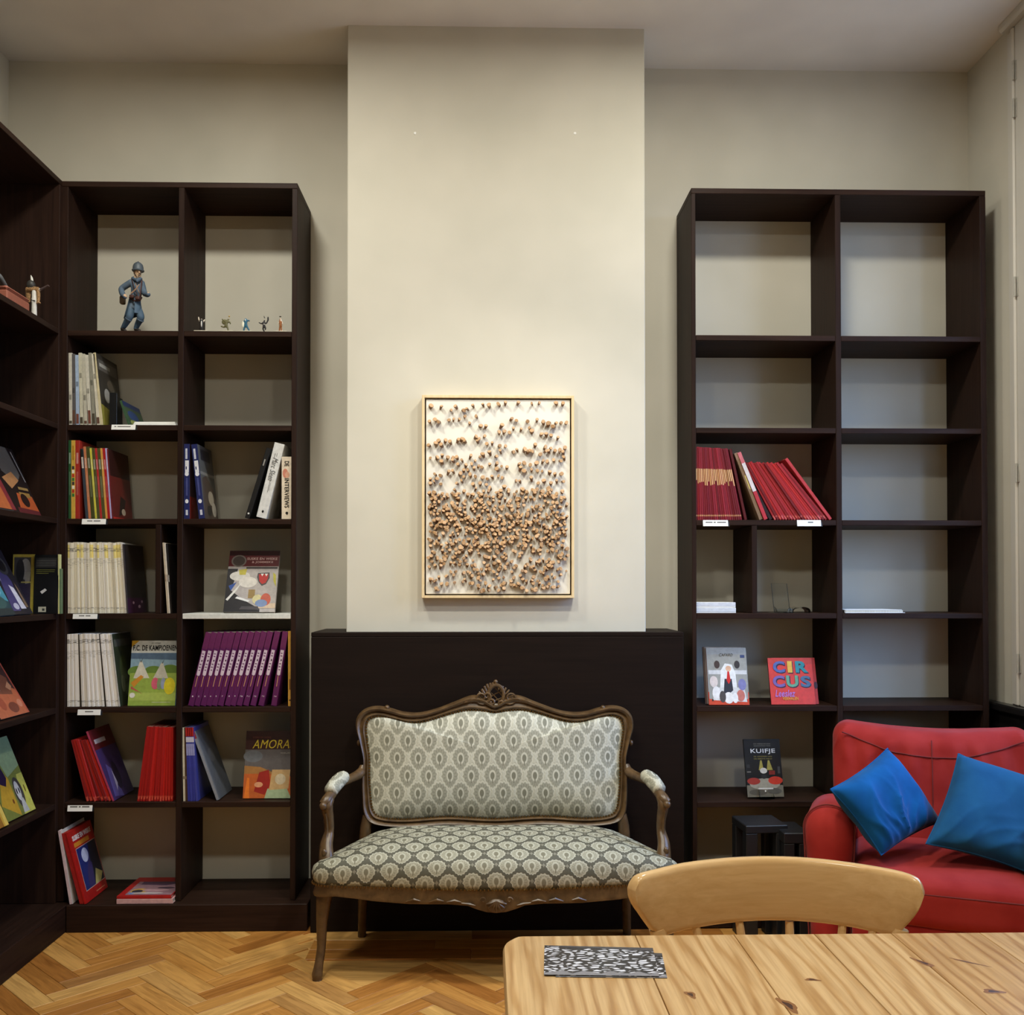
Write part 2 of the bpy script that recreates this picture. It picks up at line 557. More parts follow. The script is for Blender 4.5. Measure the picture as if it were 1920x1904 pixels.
def skin_mesh(name, joints, edges, sub=2):
    """joints: list of (pos, radius); one continuous surface"""
    me = bpy.data.meshes.new(name)
    me.from_pydata([tuple(j[0]) for j in joints], edges, [])
    o = bpy.data.objects.new(name, me)
    scene.collection.objects.link(o)
    o.modifiers.new('s', 'SKIN')
    sv = me.skin_vertices[0].data
    for i, j in enumerate(joints):
        r = j[1]
        sv[i].radius = (r, r) if isinstance(r, (int, float)) else r
        sv[i].use_root = (i == 0)
    ss = o.modifiers.new('u', 'SUBSURF'); ss.levels = sub; ss.render_levels = sub
    dg = bpy.context.evaluated_depsgraph_get()
    out = bpy.data.meshes.new_from_object(o.evaluated_get(dg))
    bpy.data.objects.remove(o); bpy.data.meshes.remove(me)
    out.name = name
    out.polygons.foreach_set('use_smooth', [True] * len(out.polygons))
    return out

# ================================================================== THE ROOM
YF, YB = 3.90, 4.20                  # front of the bookcases / chimney breast, back wall
XL = at(16, 200, YB).x               # left wall
XR = at(1816, 400, YB).x             # right wall
ZC = 0.5 * (at(350, 119, YB).z + at(930, 50, YF).z)
YN = -1.7                            # wall behind us
BX0, BX1 = at(650.5, 620, YF).x, at(1209.5, 620, YF).x

b = MB(); b.box((XL - 0.2, YN - 0.2, -0.12), (XR + 0.45, YB + 0.2, -0.005))
floor = struct(b.build('floor', M_parquet))
MW['floor'] = Matrix.Identity(4)
b = MB(); b.box((XL - 0.2, YN - 0.2, ZC), (XR + 0.45, YB + 0.2, ZC + 0.12)); struct(b.build('ceiling', M_ceil))
b = MB(); b.box((XL - 0.2, YB, -0.1), (XR + 0.45, YB + 0.15, ZC + 0.05)); struct(b.build('wall_back', M_wall))
b = MB(); b.bbox((BX0, YF, 0), (BX1, YB + 0.01, ZC + 0.01), 0.003); struct(b.build('wall_chimney_breast', M_wall))
b = MB(); b.box((XL - 0.15, YN - 0.1, -0.1), (XL, YB + 0.05, ZC + 0.05)); struct(b.build('wall_left', M_wall))
b = MB(); b.box((XL - 0.15, YN - 0.15, -0.1), (XR + 0.15, YN, ZC + 0.05)); struct(b.build('wall_behind', M_wall))
WY0, WY1, WZ0, WZ1 = 2.35, 3.70, 0.96, 3.30
b = MB()
b.box((XR, YN - 0.1, -0.1), (XR + 0.36, YB + 0.05, WZ0)); b.box((XR, YN - 0.1, WZ1), (XR + 0.36, YB + 0.05, ZC + 0.05))
b.box((XR, YN - 0.1, WZ0), (XR + 0.36, WY0, WZ1)); b.box((XR, WY1, WZ0), (XR + 0.36, YB + 0.05, WZ1))
struct(b.build('wall_right', M_wall))
portal.location = (XR + 0.38, (WY0 + WY1) / 2, (WZ0 + WZ1) / 2)
portal.data.size = WZ1 - WZ0; portal.data.size_y = WY1 - WY0

# window with its frame, panes and a folded shutter; only the shutter edge reaches the picture
win = struct(link_obj('window_1', None, None, Matrix.Identity(4)))
b = MB()
for y0, y1 in ((WY0, WY0 + 0.06), (WY1 - 0.06, WY1), ((WY0 + WY1) / 2 - 0.04, (WY0 + WY1) / 2 + 0.04)):
    b.box((XR + 0.28, y0, WZ0), (XR + 0.34, y1, WZ1))
for z0, z1 in ((WZ0, WZ0 + 0.07), (WZ1 - 0.07, WZ1), (2.55, 2.61)):
    b.box((XR + 0.28, WY0, z0), (XR + 0.34, WY1, z1))
b.build('window_frame', M_white, win)
for y0, y1 in ((WY0 + 0.06, (WY0 + WY1) / 2 - 0.04), ((WY0 + WY1) / 2 + 0.04, WY1 - 0.06)):
    for z0, z1 in ((WZ0 + 0.07, 2.55), (2.61, WZ1 - 0.07)):
        b = MB(); b.box((XR + 0.308, y0, z0), (XR + 0.312, y1, z1)); b.build('pane', M_glass, win)
yc = on_x(1897, 800, XR - 0.02).y    # where the moulded casing starts
zb = on_x(1900, 1322, XR - 0.01).z
zt = on_x(1897, 52, XR - 0.02).z
cas = struct(link_obj('trim_1', None, None, Matrix.Identity(4)))
b = MB()
b.bbox((XR - 0.012, yc - 0.012, zb), (XR, yc + 0.03, zt), 0.004)
b.bbox((XR - 0.024, yc - 0.034, zb), (XR, yc - 0.010, zt), 0.006)
b.build('casing_moulding', M_white, cas)
b = MB(); b.bbox((XR - 0.016, WY1 - 0.01, zb), (XR, yc - 0.036, zt), 0.003); b.build('shutter_leaf', M_white, cas)
b = MB(); b.bbox((XR - 0.05, WY0 - 0.3, zt), (XR, yc + 0.03, zt + 0.05), 0.01); b.bbox((XR - 0.075, WY0 - 0.3, zt + 0.05), (XR, yc + 0.05, zt + 0.10), 0.012)
b.build('head_moulding', M_white, cas)
for hy0, hy1 in ((110, 147), (182, 218), (519, 556), (870, 905), (1226, 1262)):
    p0, p1 = on_x(1906, hy0, XR - 0.02), on_x(1906, hy1, XR - 0.02)
    b = MB()
    b.tube([(XR - 0.026, yc - 0.042, p1.z), (XR - 0.026, yc - 0.042, p0.z)], 0.0045, 8)
    b.bbox((XR - 0.019, yc - 0.050, p1.z), (XR - 0.016, yc - 0.040, p0.z), 0.001)
    b.build('hinge', cm((186, 182, 172)), cas, smooth=True)
b = MB()
b.bbox((XR - 0.03, YN, 0), (XR, 4.05, zb - 0.03), 0.003)
b.bbox((XR - 0.055, YN, zb - 0.032), (XR, 4.06, zb), 0.006)
struct(b.build('trim_2', new_mat('dark_stone_wainscot', (26, 24, 24), 0.3)))

# parquet: herringbone blocks, one object each, plus the straight boards before the hearth
BL, BW = 0.355, 0.071
mb = MB(); mb.bbox((0.0006, 0.0006, -0.006), (BL - 0.0006, BW - 0.0006, 0.0), 0.0008)
blk = None
MFY = on_z(900, 1746, 0).y           # front of the boxed-in fireplace
HX0, HX1, HY0 = at(575, 1790, 3.6).x, 1.10, on_z(700, 1799, 0).y
def put_block(M):
    global blk
    if blk is None:
        o = mb.build('parquet_block', M_parquet, floor); blk = o.data
        o.matrix_basis = M
    else:
        o = link_obj('parquet_block', blk, floor, M)
c45, s45 = math.cos(R(45)), math.sin(R(45))
def rot45(x, y): return (x * c45 - y * s45, x * s45 + y * c45)
nb = 0
OX, OY = -0.92, 3.02
for i in range(-60, 61):
    for j in range(-14, 15):
        for kind in (0, 1):
            ox, oy = i * BW + j * BL, i * BW - j * BL
            if kind == 0: cx, cy = ox + BL / 2, oy + BW / 2
            else: cx, cy = ox - BW / 2, oy + BL / 2
            wx, wy = rot45(cx, cy); wx += OX; wy += OY
            if not (-1.80 < wx < 1.4 and 2.30 < wy < 3.98): continue
            if HX0 - 0.09 < wx < HX1 + 0.09 and wy > HY0 - 0.09: continue
            if nb >= 285: continue
            if kind == 0: L = Matrix.Translation((ox, oy, 0))
            else: L = Matrix.Translation((ox, oy, 0)) @ Matrix.Rotation(R(90), 4, 'Z')
            put_block(Matrix.Translation((OX, OY, 0)) @ Matrix.Rotation(R(45), 4, 'Z') @ L)
            nb += 1
hm = {}
yy = HY0
while yy < MFY - 0.01:
    w = min(0.0955, MFY + 0.03 - yy)
    x = HX0
    k = 0
    while x < HX1:
        L = [0.52, 0.61, 0.47][(k + int(yy * 50)) % 3]
        h = MB(); h.bbox((x + 0.0006, yy + 0.0006, -0.006), (min(x + L, HX1) - 0.0006, yy + w - 0.0006, 0.0006), 0.0008)
        h.build('hearth_board', M_parquet, floor)
        x += L; k += 1
    yy += w

# boxed-in fireplace
fb = thing('fireplace_box', 'black-brown panelled box closing off the fireplace behind the settee', 'fireplace surround', ((BX0 + BX1) / 2, MFY, 0))
fx0, fx1 = at(583, 1300, MFY).x, at(1282, 1300, MFY).x
fz = at(930, 1186, MFY).z
b = MB(); b.bbox((fx0, MFY, 0), (fx1, MFY + 0.022, fz - 0.018), 0.002); b.build('front_panel', M_mantel, fb)
b = MB(); b.bbox((fx0, MFY + 0.023, 0), (fx0 + 0.02, YB - 0.003, fz - 0.018), 0.001); b.build('side_panel', M_mantel, fb)
b = MB(); b.bbox((fx1 - 0.02, MFY + 0.023, 0), (fx1, YB - 0.003, fz - 0.018), 0.001); b.build('side_panel', M_mantel, fb)
b = MB(); b.bbox((fx0, MFY, fz - 0.0175), (fx1, YF - 0.001, fz), 0.002)
b.bbox((fx0, YF, fz - 0.0175), (BX0 - 0.001, YB - 0.003, fz), 0.001); b.bbox((BX1 + 0.001, YF, fz - 0.0175), (fx1, YB - 0.003, fz), 0.001)
b.build('top_board', M_mantel, fb)

# wall spots left of old screws on the breast
for px, w in ((778, 'left'), (1078, 'right')):
    p = at(px, 250, YF)
    b = MB(); b.lathe((0, 0, 0), [(0.0, 0.0), (0.006, 0.0), (0.005, 0.002), (0.0, 0.0025)], 10, M=Matrix.Translation((p.x, YF, p.z)) @ Matrix.Rotation(R(90), 4, 'X'))
    o = b.build('wall_plug', M_paper, None); tag(o, 'tiny white wall plug high on the chimney breast, the %s of two' % w, 'wall plug', 'wall plugs on the chimney breast')

# ================================================================== BOOKCASES
TH = 0.022
def zrow(px, py, Y=YF): return at(px, py, Y).z
LZ = [zrow(240, y) for y in (620, 797, 973, 1151, 1326.5, 1505)]
RZ = [zrow(1440, y) for y in (629, 802.5, 975.5, 1150.5, 1324.5, 1504)]
PLY = 3.855                          # plinth front
ZP = zrow(350, 1697, PLY)
LX0, LXa = at(113, 450, YF).x, at(127.5, 450, YF).x      # left panel of the corner unit
LD0, LD1 = at(334, 600, YF).x, at(344.5, 600, YF).x
LR0, LR1 = at(547, 600, YF).x, at(557, 600, YF).x
LT = zrow(340, 341.5)
RX0, RXa = at(1296.5, 600, YF).x, at(1304.5, 600, YF).x
RD0, RD1 = at(1566.5, 600, YF).x, at(1577, 600, YF).x
RR0, RR1 = at(1838.5, 600, YF).x, at(1849.5, 600, YF).x
RT = zrow(1570, 355)
white_shelf = (3, 1)
def bookcase(name, label, cols, top, rows, subdivs, plinth, white=None, px0=None, px1=None):
    """cols: list of (x0,x1) uprights; rows: shelf tops"""
    t = thing(name, label, 'bookcase', ((cols[0][0] + cols[-1][1]) / 2, YF, 0))
    Yb = YB - 0.002
    for i, (x0, x1) in enumerate(cols):
        b = MB(); b.bbox((x0, YF, plinth), (x1, Yb, top - TH - 0.0005 if True else top), 0.0015)
        b.build('side_panel' if i in (0, len(cols) - 1) else 'divider', M_wenge, t)
    b = MB(); b.bbox((cols[0][0], YF, top - TH), (cols[-1][1], Yb, top), 0.0015); b.build('top_panel', M_wengeX, t)
    for r, z in enumerate(rows):
        for c in range(len(cols) - 1):
            x0, x1 = cols[c][1] + 0.0005, cols[c + 1][0] - 0.0005
            w = (r, c) == white
            b = MB(); b.bbox((x0, YF + 0.001, z - TH), (x1, Yb, z), 0.0015)
            o = b.build('shelf', cm((222, 220, 212)) if w else M_wengeX, t)
            if w: o['label'] = 'white painted shelf among the dark ones'
    for r, x in subdivs:
        zt_ = rows[r - 1] - TH - 0.0005
        b = MB(); b.bbox((x - 0.011, YF + 0.002, rows[r] + 0.0005), (x + 0.011, Yb, zt_), 0.0015); b.build('short_divider', M_wenge, t)
    b = MB(); b.bbox((px0, PLY, 0), (px1, Yb, plinth - 0.0005), 0.003); b.build('plinth', M_wengeX, t)
    return t
XUF = at(114, 800, YF).x             # front of the unit along the left wall
bookcase('tall_bookcase', 'tall dark bookcase left of the chimney breast with figurines on its top shelf', [(LX0, LXa), (LD0, LD1), (LR0, LR1)], LT, LZ,
         [(3, at(296, 1080, YF).x)], ZP, (3, 1), XUF + 0.052, at(576, 1720, PLY).x)
bookcase('tall_bookcase', 'tall half-empty dark bookcase right of the chimney breast behind the red armchair', [(RX0, RXa), (RD0, RD1), (RR0, RR1)], RT, RZ,
         [(3, at(1415, 1080, YF).x)], ZP, None, RX0 - 0.01, RR1 + 0.005)
# unit along the left wall
lu = thing('tall_bookcase', 'dark bookcase along the left wall, seen edge-on at the left border', 'bookcase', (XL, 2.6, 0))
UY0, UY1 = 1.55, YF - 0.001
xb_ = XL + 0.002
for y0, y1, nm in ((UY1 - TH, UY1, 'side_panel'), (UY0, UY0 + TH, 'side_panel'), (2.70, 2.70 + TH, 'divider')):
    b = MB(); b.bbox((xb_, y0, ZP), (XUF, y1, LT - TH - 0.0005), 0.0015); b.build(nm, M_wenge, lu)
b = MB(); b.bbox((xb_, UY0, LT - TH), (XUF, UY1, LT), 0.0015); b.build('top_panel', M_wengeY, lu)
for z in LZ:
    for y0, y1 in ((UY0 + TH + 0.0005, 2.6995), (2.7225, UY1 - TH - 0.0005)):
        b = MB(); b.bbox((xb_, y0, z - TH), (XUF - 0.001, y1, z), 0.0015); b.build('shelf', M_wengeY, lu)
b = MB(); b.bbox((xb_, UY0, 0), (XUF + 0.05, UY1 + 0.0, ZP - 0.0005), 0.003); b.build('plinth', M_wengeY, lu)

# ================================================================== THE PEG RELIEF ON THE CHIMNEY BREAST
AF = 3.852
a0, a1 = at(790.5, 1122, AF), at(1076.5, 742, AF)
ax0, ax1, az0, az1 = a0.x, a1.x, a0.z, a1.z
art = thing('relief_picture', 'white relief of small cut twig pegs in a pale wooden frame on the chimney breast', 'wall art', ((ax0 + ax1) / 2, YF, (az0 + az1) / 2))
fw = 0.011
for nm, q in (('frame_side', (ax0, az0, ax0 + fw, az1)), ('frame_side', (ax1 - fw, az0, ax1, az1)), ('frame_top', (ax0 + fw, az1 - fw, ax1 - fw, az1)), ('frame_bottom', (ax0 + fw, az0, ax1 - fw, az0 + fw))):
    b = MB(); b.bbox((q[0], AF, q[1]), (q[2], YF - 0.0005, q[3]), 0.001); b.build(nm, M_framewood, art)
b = MB(); b.box((ax0 + fw, YF - 0.012, az0 + fw), (ax1 - fw, YF - 0.001, az1 - fw)); b.build('backing_tray', new_mat('dark_shadow_gap', (60, 44, 26), 0.7), art)
gp = 0.005
cx0, cx1, cz0, cz1 = ax0 + fw + gp, ax1 - fw - gp, az0 + fw + gp, az1 - fw - gp
CY = AF + 0.010
b = MB(); b.bbox((cx0, CY, cz0), (cx1, YF - 0.012, cz1), 0.002); b.build('canvas', mat_plaster('gessoed_canvas', (232, 226, 214)), art)
M_peg = mat_chairwood('twig_wood', (176, 134, 92), (208, 170, 128), 0.7, (60, 60, 60))
M_pegb = new_mat('twig_bark', (136, 104, 76), 0.8)
def peg_geo(mb_, M, seed):
    rnd = random.Random(seed)
    n = 7
    r0 = [1 + rnd.uniform(-0.18, 0.18) for _ in range(n)]
    tilt = rnd.uniform(-0.35, 0.35)
    rings = []
    for (y, s) in ((0.0, 0.55), (-0.55, 0.85), (-0.93, 1.0), (-1.0, 0.82)):
        rings.append([M @ Vector((math.cos(2 * math.pi * k / n) * r0[k] * s, y * (1 + tilt * 0.3 * math.cos(2 * math.pi * k / n)), math.sin(2 * math.pi * k / n) * r0[k] * s)) for k in range(n)])
    i0 = len(mb_.v)
    for r in rings:
        mb_.v += r
    for a in range(3):
        for k in range(n):
            k2 = (k + 1) % n
            mb_.face((i0 + a * n + k, i0 + a * n + k2, i0 + (a + 1) * n + k2, i0 + (a + 1) * n + k), 1 if a < 2 else 0)
    mb_.face([i0 + 3 * n + k for k in range(n)], 0)
rp = random.Random(11)
pegs = []
W_, H_ = cx1 - cx0, cz1 - cz0
def try_peg(u, v, r, mind):
    if not (0.025 < u < 0.975 and 0.02 < v < 0.985): return
    for (a, c, q) in pegs[-260:]:
        if (a - u) ** 2 * W_ * W_ + (c - v) ** 2 * H_ * H_ < mind * mind: return
    pegs.append((u, v, r))
# wavy rows across the upper half, as strung in the photograph (v from the top)
rows_ = [(0.035, 0.02, 0.4), (0.11, 0.02, 2.2), (0.135, 0.03, 4.0), (0.20, 0.035, 1.0), (0.245, 0.03, 3.2), (0.285, 0.03, 0.2), (0.33, 0.02, 5.0), (0.375, 0.018, 1.6), (0.41, 0.018, 2.9), (0.445, 0.018, 4.2), (0.48, 0.015, 0.8)]
for ri, (v0, amp, ph) in enumerate(rows_):
    u = 0.03
    while u < 0.97:
        v = v0 + amp * math.sin(u * 6.0 + ph) + rp.uniform(-0.012, 0.012)
        if rp.random() > 0.16: try_peg(u, v, rp.uniform(0.0058, 0.0088), 0.013)
        u += rp.choice((0.032, 0.036, 0.042, 0.06 if ri < 4 else 0.045)) * (1.15 if ri < 3 else 1.0)
n_up = len(pegs)
t_ = 0
while len(pegs) < 860 and t_ < 30000:
    t_ += 1
    u, v = rp.random(), rp.uniform(0.47, 0.985)
    band = math.exp(-((v - 0.66 - 0.10 * (u - 0.5)) / 0.13) ** 2)
    if rp.random() > 0.42 + 0.6 * band: continue
    try_peg(u, v, rp.uniform(0.0056, 0.0082), 0.0130 - 0.0045 * band)
# (the upper, separately visible pegs one by one, the dense lower ones as one part)
peg_meshes = []
for k in range(4):
    b = MB(); peg_geo(b, Matrix.Identity(4), k)
    me = bpy.data.meshes.new('peg'); me.from_pydata([tuple(v) for v in b.v], [], b.f)
    me.materials.append(M_peg); me.materials.append(M_pegb); me.polygons.foreach_set('material_index', b.m)
    peg_meshes.append(me)
rest = MB()
inv = MW[art.name].inverted()
for k, (u, v, r) in enumerate(pegs):
    L = rp.uniform(0.020, 0.030)
    M = Matrix.Translation((cx0 + u * W_, CY + 0.001, cz1 - v * H_)) @ Matrix.Rotation(rp.uniform(-0.35, 0.35), 4, 'Z') @ Matrix.Rotation(rp.uniform(-0.5, 0.15), 4, 'X') @ Matrix.Rotation(rp.uniform(0, 6), 4, 'Y') @ Matrix.Diagonal((r, L, r * rp.uniform(0.8, 1.35), 1))
    if k < 290: link_obj('peg', peg_meshes[k % 4], art, inv @ M)
    else: peg_geo(rest, M, k)
o = rest.build('peg_cluster', [M_peg, M_pegb], art); o['kind'] = 'stuff'

# ================================================================== THE SETTEE
XC = at(928, 1420, 3.76).x
settee = thing('settee', 'carved walnut settee with grey-cream medallion brocade before the black fireplace box', 'settee', (XC, 3.55, 0))
def bY(py): return 3.715 + (1550 - py) / 270.0 * 0.075
outer_px = [(928, 1550), (840, 1547), (760, 1551), (703, 1546), (683, 1528), (679, 1490), (679, 1455), (681, 1425), (674, 1392), (667, 1365), (670, 1344), (684, 1330), (706, 1325), (730, 1328.5), (757, 1336), (787, 1337), (817, 1330), (852, 1317), (884, 1305), (907, 1309), (928, 1322)]
inner_px = [(928, 1535), (840, 1531), (760, 1536), (714, 1532), (699, 1519), (694, 1490), (692, 1450), (692, 1420), (688, 1390), (686, 1367), (690, 1350), (703, 1343), (718, 1343), (738, 1348), (762, 1353.5), (787, 1353.5), (814, 1347), (846, 1337), (876, 1331), (906, 1332), (928, 1335)]
def wpts(L):
    left = [at(px, py, bY(py)) for px, py in L]
    right = [Vector((2 * XC - p.x, p.y, p.z)) for p in left[1:-1]][::-1]
    left[0].x = XC; left[-1].x = XC
    return catmull(left + right, 5, True)
Oc, Ic = wpts(outer_px), wpts(inner_px)
prof = [(0.0, 0.004), (0.06, 0.014), (0.2, 0.019), (0.34, 0.011), (0.46, 0.009), (0.6, 0.020), (0.8, 0.024), (0.95, 0.014), (1.0, 0.0)]
rings = []
for p, q in zip(Ic, Oc):
    ring = []
    for t, h in prof:
        w = p.lerp(q, t); ring.append(Vector((w.x, w.y - h, w.z)))
    ring.append(Vector((q.x, q.y + 0.022, q.z))); ring.append(Vector((p.x, p.y + 0.022, p.z)))
    rings.append(ring)
b = MB(); b.loft(rings, ringloop=True)
bf = b.build('back_frame', M_walnut, settee, smooth=True, angle=60)
# padded back
cen = Vector((XC, bY(1440), sum(p.z for p in Ic) / len(Ic)))
def pad(sgn, depth, name, mt):
    b = MB(); rr = []
    for s in (1.0, 0.985, 0.95, 0.89, 0.80, 0.66, 0.48, 0.28, 0.10):
        ring = []
        for p in Ic:
            w = cen.lerp(p, s); y = bY(1550 - (w.z - 0.45) / 0.57 * 270) if False else w.y
            ring.append(Vector((w.x, w.y + sgn * (depth * (1 - s ** 5) + 0.003), w.z)))
        rr.append(ring)
    b.loft(rr, caps=False); b.face([len(b.v) - len(Ic) + k for k in range(len(Ic))])
    return b.build(name, mt, settee, smooth=True, uv=lambda v: (v.x - XC + 0.01, v.z + 0.012), angle=80)
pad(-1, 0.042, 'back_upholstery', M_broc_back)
pad(1, 0.012, 'back_lining', M_broc_seat)
# brass nails round the padded back
b = MB()
ln = []
pp = [p + Vector((0, -0.012, 0)) for p in Ic]
tot = 0
for i, p in enumerate(pp):
    q = pp[(i + 1) % len(pp)]; d = (q - p).length; t = 0
    while tot <= d:
        ln.append(p.lerp(q, tot / d)); tot += 0.0113
    tot -= d
for p in ln:
    c = p.lerp(cen, 0.005)
    b.ell((c.x, c.y + 0.001, c.z), (0.0042, 0.0035, 0.0042), 6, 4)
o = b.build('nail_trim', M_brass, settee, smooth=True); o['kind'] = 'stuff'
# stiles going down into the back legs
for sg in (-1, 1):
    def mx(v): return Vector((v.x if sg < 0 else 2 * XC - v.x, v.y, v.z))
    b = MB()
    b.tube([mx(at(690, 1530, bY(1530))), mx(at(686, 1550, 3.72)), Vector((mx(at(683, 1600, 3.73)).x, 3.735, 0.36)), Vector((mx(at(680, 1600, 3.74)).x, 3.755, 0.2)), Vector((mx(at(677, 1600, 3.76)).x, 3.79, 0.0))], [0.020, 0.022, 0.024, 0.019, 0.016], 10)
    b.build('back_leg', M_walnut, settee, smooth=True)
    # cabriole front leg
    FY = on_z(596, 1838, 0).y
    pts = [at(611, 1664, FY + 0.03), at(607, 1690, FY + 0.022), at(603.5, 1730, FY + 0.02), at(602.5, 1775, FY + 0.018), at(598, 1808, FY + 0.006), at(595, 1828, FY), on_z(595, 1838, 0.0)]
    pts[-1].z = 0.0
    sm = catmull(pts, 4)
    rad = [interp(i / 4, [(0, 0.031), (1, 0.027), (2, 0.0195), (3, 0.0155), (4, 0.0155), (5, 0.019), (6, 0.015)]) for i in range(len(sm))]
    b = MB(); b.tube([mx(p) for p in sm], rad, 12); b.tube([mx(sm[-2]) , mx(sm[-1])], [0.017, 0.018], 10)
    b.build('front_leg', M_walnut, settee, smooth=True)
    # arm: rail, padded rest, scrolled end and support
    rail = catmull([at(681, 1436, 3.745), at(676, 1450, 3.73), at(660, 1459, 3.68), at(640, 1468, 3.60), at(624, 1486, 3.52), at(612, 1502, 3.475), at(603, 1509, 3.462)], 4)
    rr = [interp(i / 4, [(0, 0.012), (1, 0.020), (2, 0.017), (3, 0.017), (4, 0.019), (5, 0.020), (6, 0.013)]) for i in range(len(rail))]
    b = MB(); b.tube([mx(p) for p in rail], rr, 12)
    sup = catmull([at(620, 1497, 3.49), at(613, 1512, 3.478), at(616, 1535, 3.49), at(617, 1560, 3.495), at(612, 1585, 3.47), at(612, 1608, 3.445), at(613, 1640, 3.42)], 4)
    rs = [interp(i / 4, [(0, 0.017), (1, 0.026), (2, 0.022), (3, 0.020), (4, 0.027), (5, 0.031), (6, 0.031)]) for i in range(len(sup))]
    b.tube([mx(p) for p in sup], rs, 12, flat=0.8)
    b.tube([mx(p + Vector((-0.004, -0.020, 0))) for p in sup[6:22]], 0.005, 6)
    q = mx(at(606, 1512, 3.452)); b.ell((q.x, q.y, q.z), (0.014, 0.014, 0.014), 10, 8)
    q = mx(at(608, 1600, 3.425)); b.ell((q.x, q.y, q.z), (0.010, 0.008, 0.014), 8, 6)
    b.build('arm', M_walnut, settee, smooth=True)
    pd = catmull([at(648, 1463, 3.63), at(642, 1464, 3.605), at(632, 1473, 3.56), at(622, 1486, 3.512), at(619, 1492, 3.495)], 4)
    rp_ = [interp(i / 4, [(0, 0.010), (0.6, 0.024), (2, 0.028), (3.4, 0.025), (4, 0.012)]) for i in range(len(pd))]
    b = MB(); b.tube([mx(p + Vector((0, 0, 0.010))) for p in pd], rp_, 12)
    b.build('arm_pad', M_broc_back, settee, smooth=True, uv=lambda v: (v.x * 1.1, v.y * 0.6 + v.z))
# seat: crowned cushion over a serpentine front
plan_l = [(0.0, 3.288), (-0.20, 3.300), (-0.40, 3.325), (-0.58, 3.345), (-0.640, 3.385), (-0.630, 3.45), (-0.585, 3.56), (-0.53, 3.68), (-0.48, 3.735), (-0.25, 3.745), (0.0, 3.745)]
plan = [Vector((XC + x, y, 0)) for x, y in plan_l] + [Vector((XC - x, y, 0)) for x, y in plan_l[1:-1]][::-1]
ring0 = catmull(plan, 6, True)
sc_ = Vector((XC, 3.53, 0))
lv = [(0.985, 0.331), (1.0, 0.350), (1.004, 0.372), (0.995, 0.392), (0.972, 0.410), (0.94, 0.423), (0.88, 0.437), (0.78, 0.450), (0.64, 0.462), (0.46, 0.470), (0.26, 0.475), (0.08, 0.476)]
b = MB(); rr = []
for s, z in lv:
    ring = []
    for p in ring0:
        w = sc_.lerp(p, s)
        lf = 1.0 - 0.28 * max(0, (abs(w.x - XC) - 0.42) / 0.22) * max(0, min(1, (z - 0.39) / 0.05))
        ring.append(Vector((w.x, w.y, 0.331 + (z - 0.331) * lf)))
    rr.append(ring)
b.loft(rr, caps=False); n = len(ring0); b.face([len(b.v) - n + k for k in range(n)]); b.face([k for k in range(n)][::-1])
seat = b.build('seat_upholstery', M_broc_seat, settee, smooth=True, uv=lambda v: (v.x - XC, v.y * 1.0 + v.z * 1.05), angle=85)
# seat rails / carved apron following the plan
def zbot(x):
    a = abs(x - XC)
    return interp(a, [(0, 0.256), (0.05, 0.260), (0.09, 0.279), (0.16, 0.284), (0.30, 0.281), (0.42, 0.286), (0.50, 0.295), (0.56, 0.300), (0.64, 0.29)])
b = MB(); rr = []
for p in ring0:
    d = (p - sc_).normalized()
    o_ = p - d * 0.004; front = p.y < 3.5
    zb_ = zbot(p.x) if front else 0.285
    i_ = p - d * 0.034
    rr.append([Vector((o_.x, o_.y, 0.338)), Vector((o_.x - d.x * 0.004, o_.y - d.y * 0.004, (0.338 + zb_) / 2 + 0.006)), Vector((o_.x + d.x * 0.003, o_.y + d.y * 0.003, zb_ + 0.010)), Vector((o_.x, o_.y, zb_)), Vector((i_.x, i_.y, zb_)), Vector((i_.x, i_.y, 0.338))])
b.loft(rr, ringloop=True)
b.build('seat_rail', M_walnut, settee, smooth=True, angle=50)
b = MB(); last = None
for p in catmull(plan, 60, True):
    if p.y > 3.52: continue
    if last is not None and (p - last).length < 0.0115: continue
    last = p.copy(); d = (p - sc_).normalized()
    b.ell((p.x + d.x * 0.001, p.y + d.y * 0.001, 0.3345), (0.0042, 0.0038, 0.0042), 6, 4)
o = b.build('nail_trim', M_brass, settee, smooth=True); o['kind'] = 'stuff'
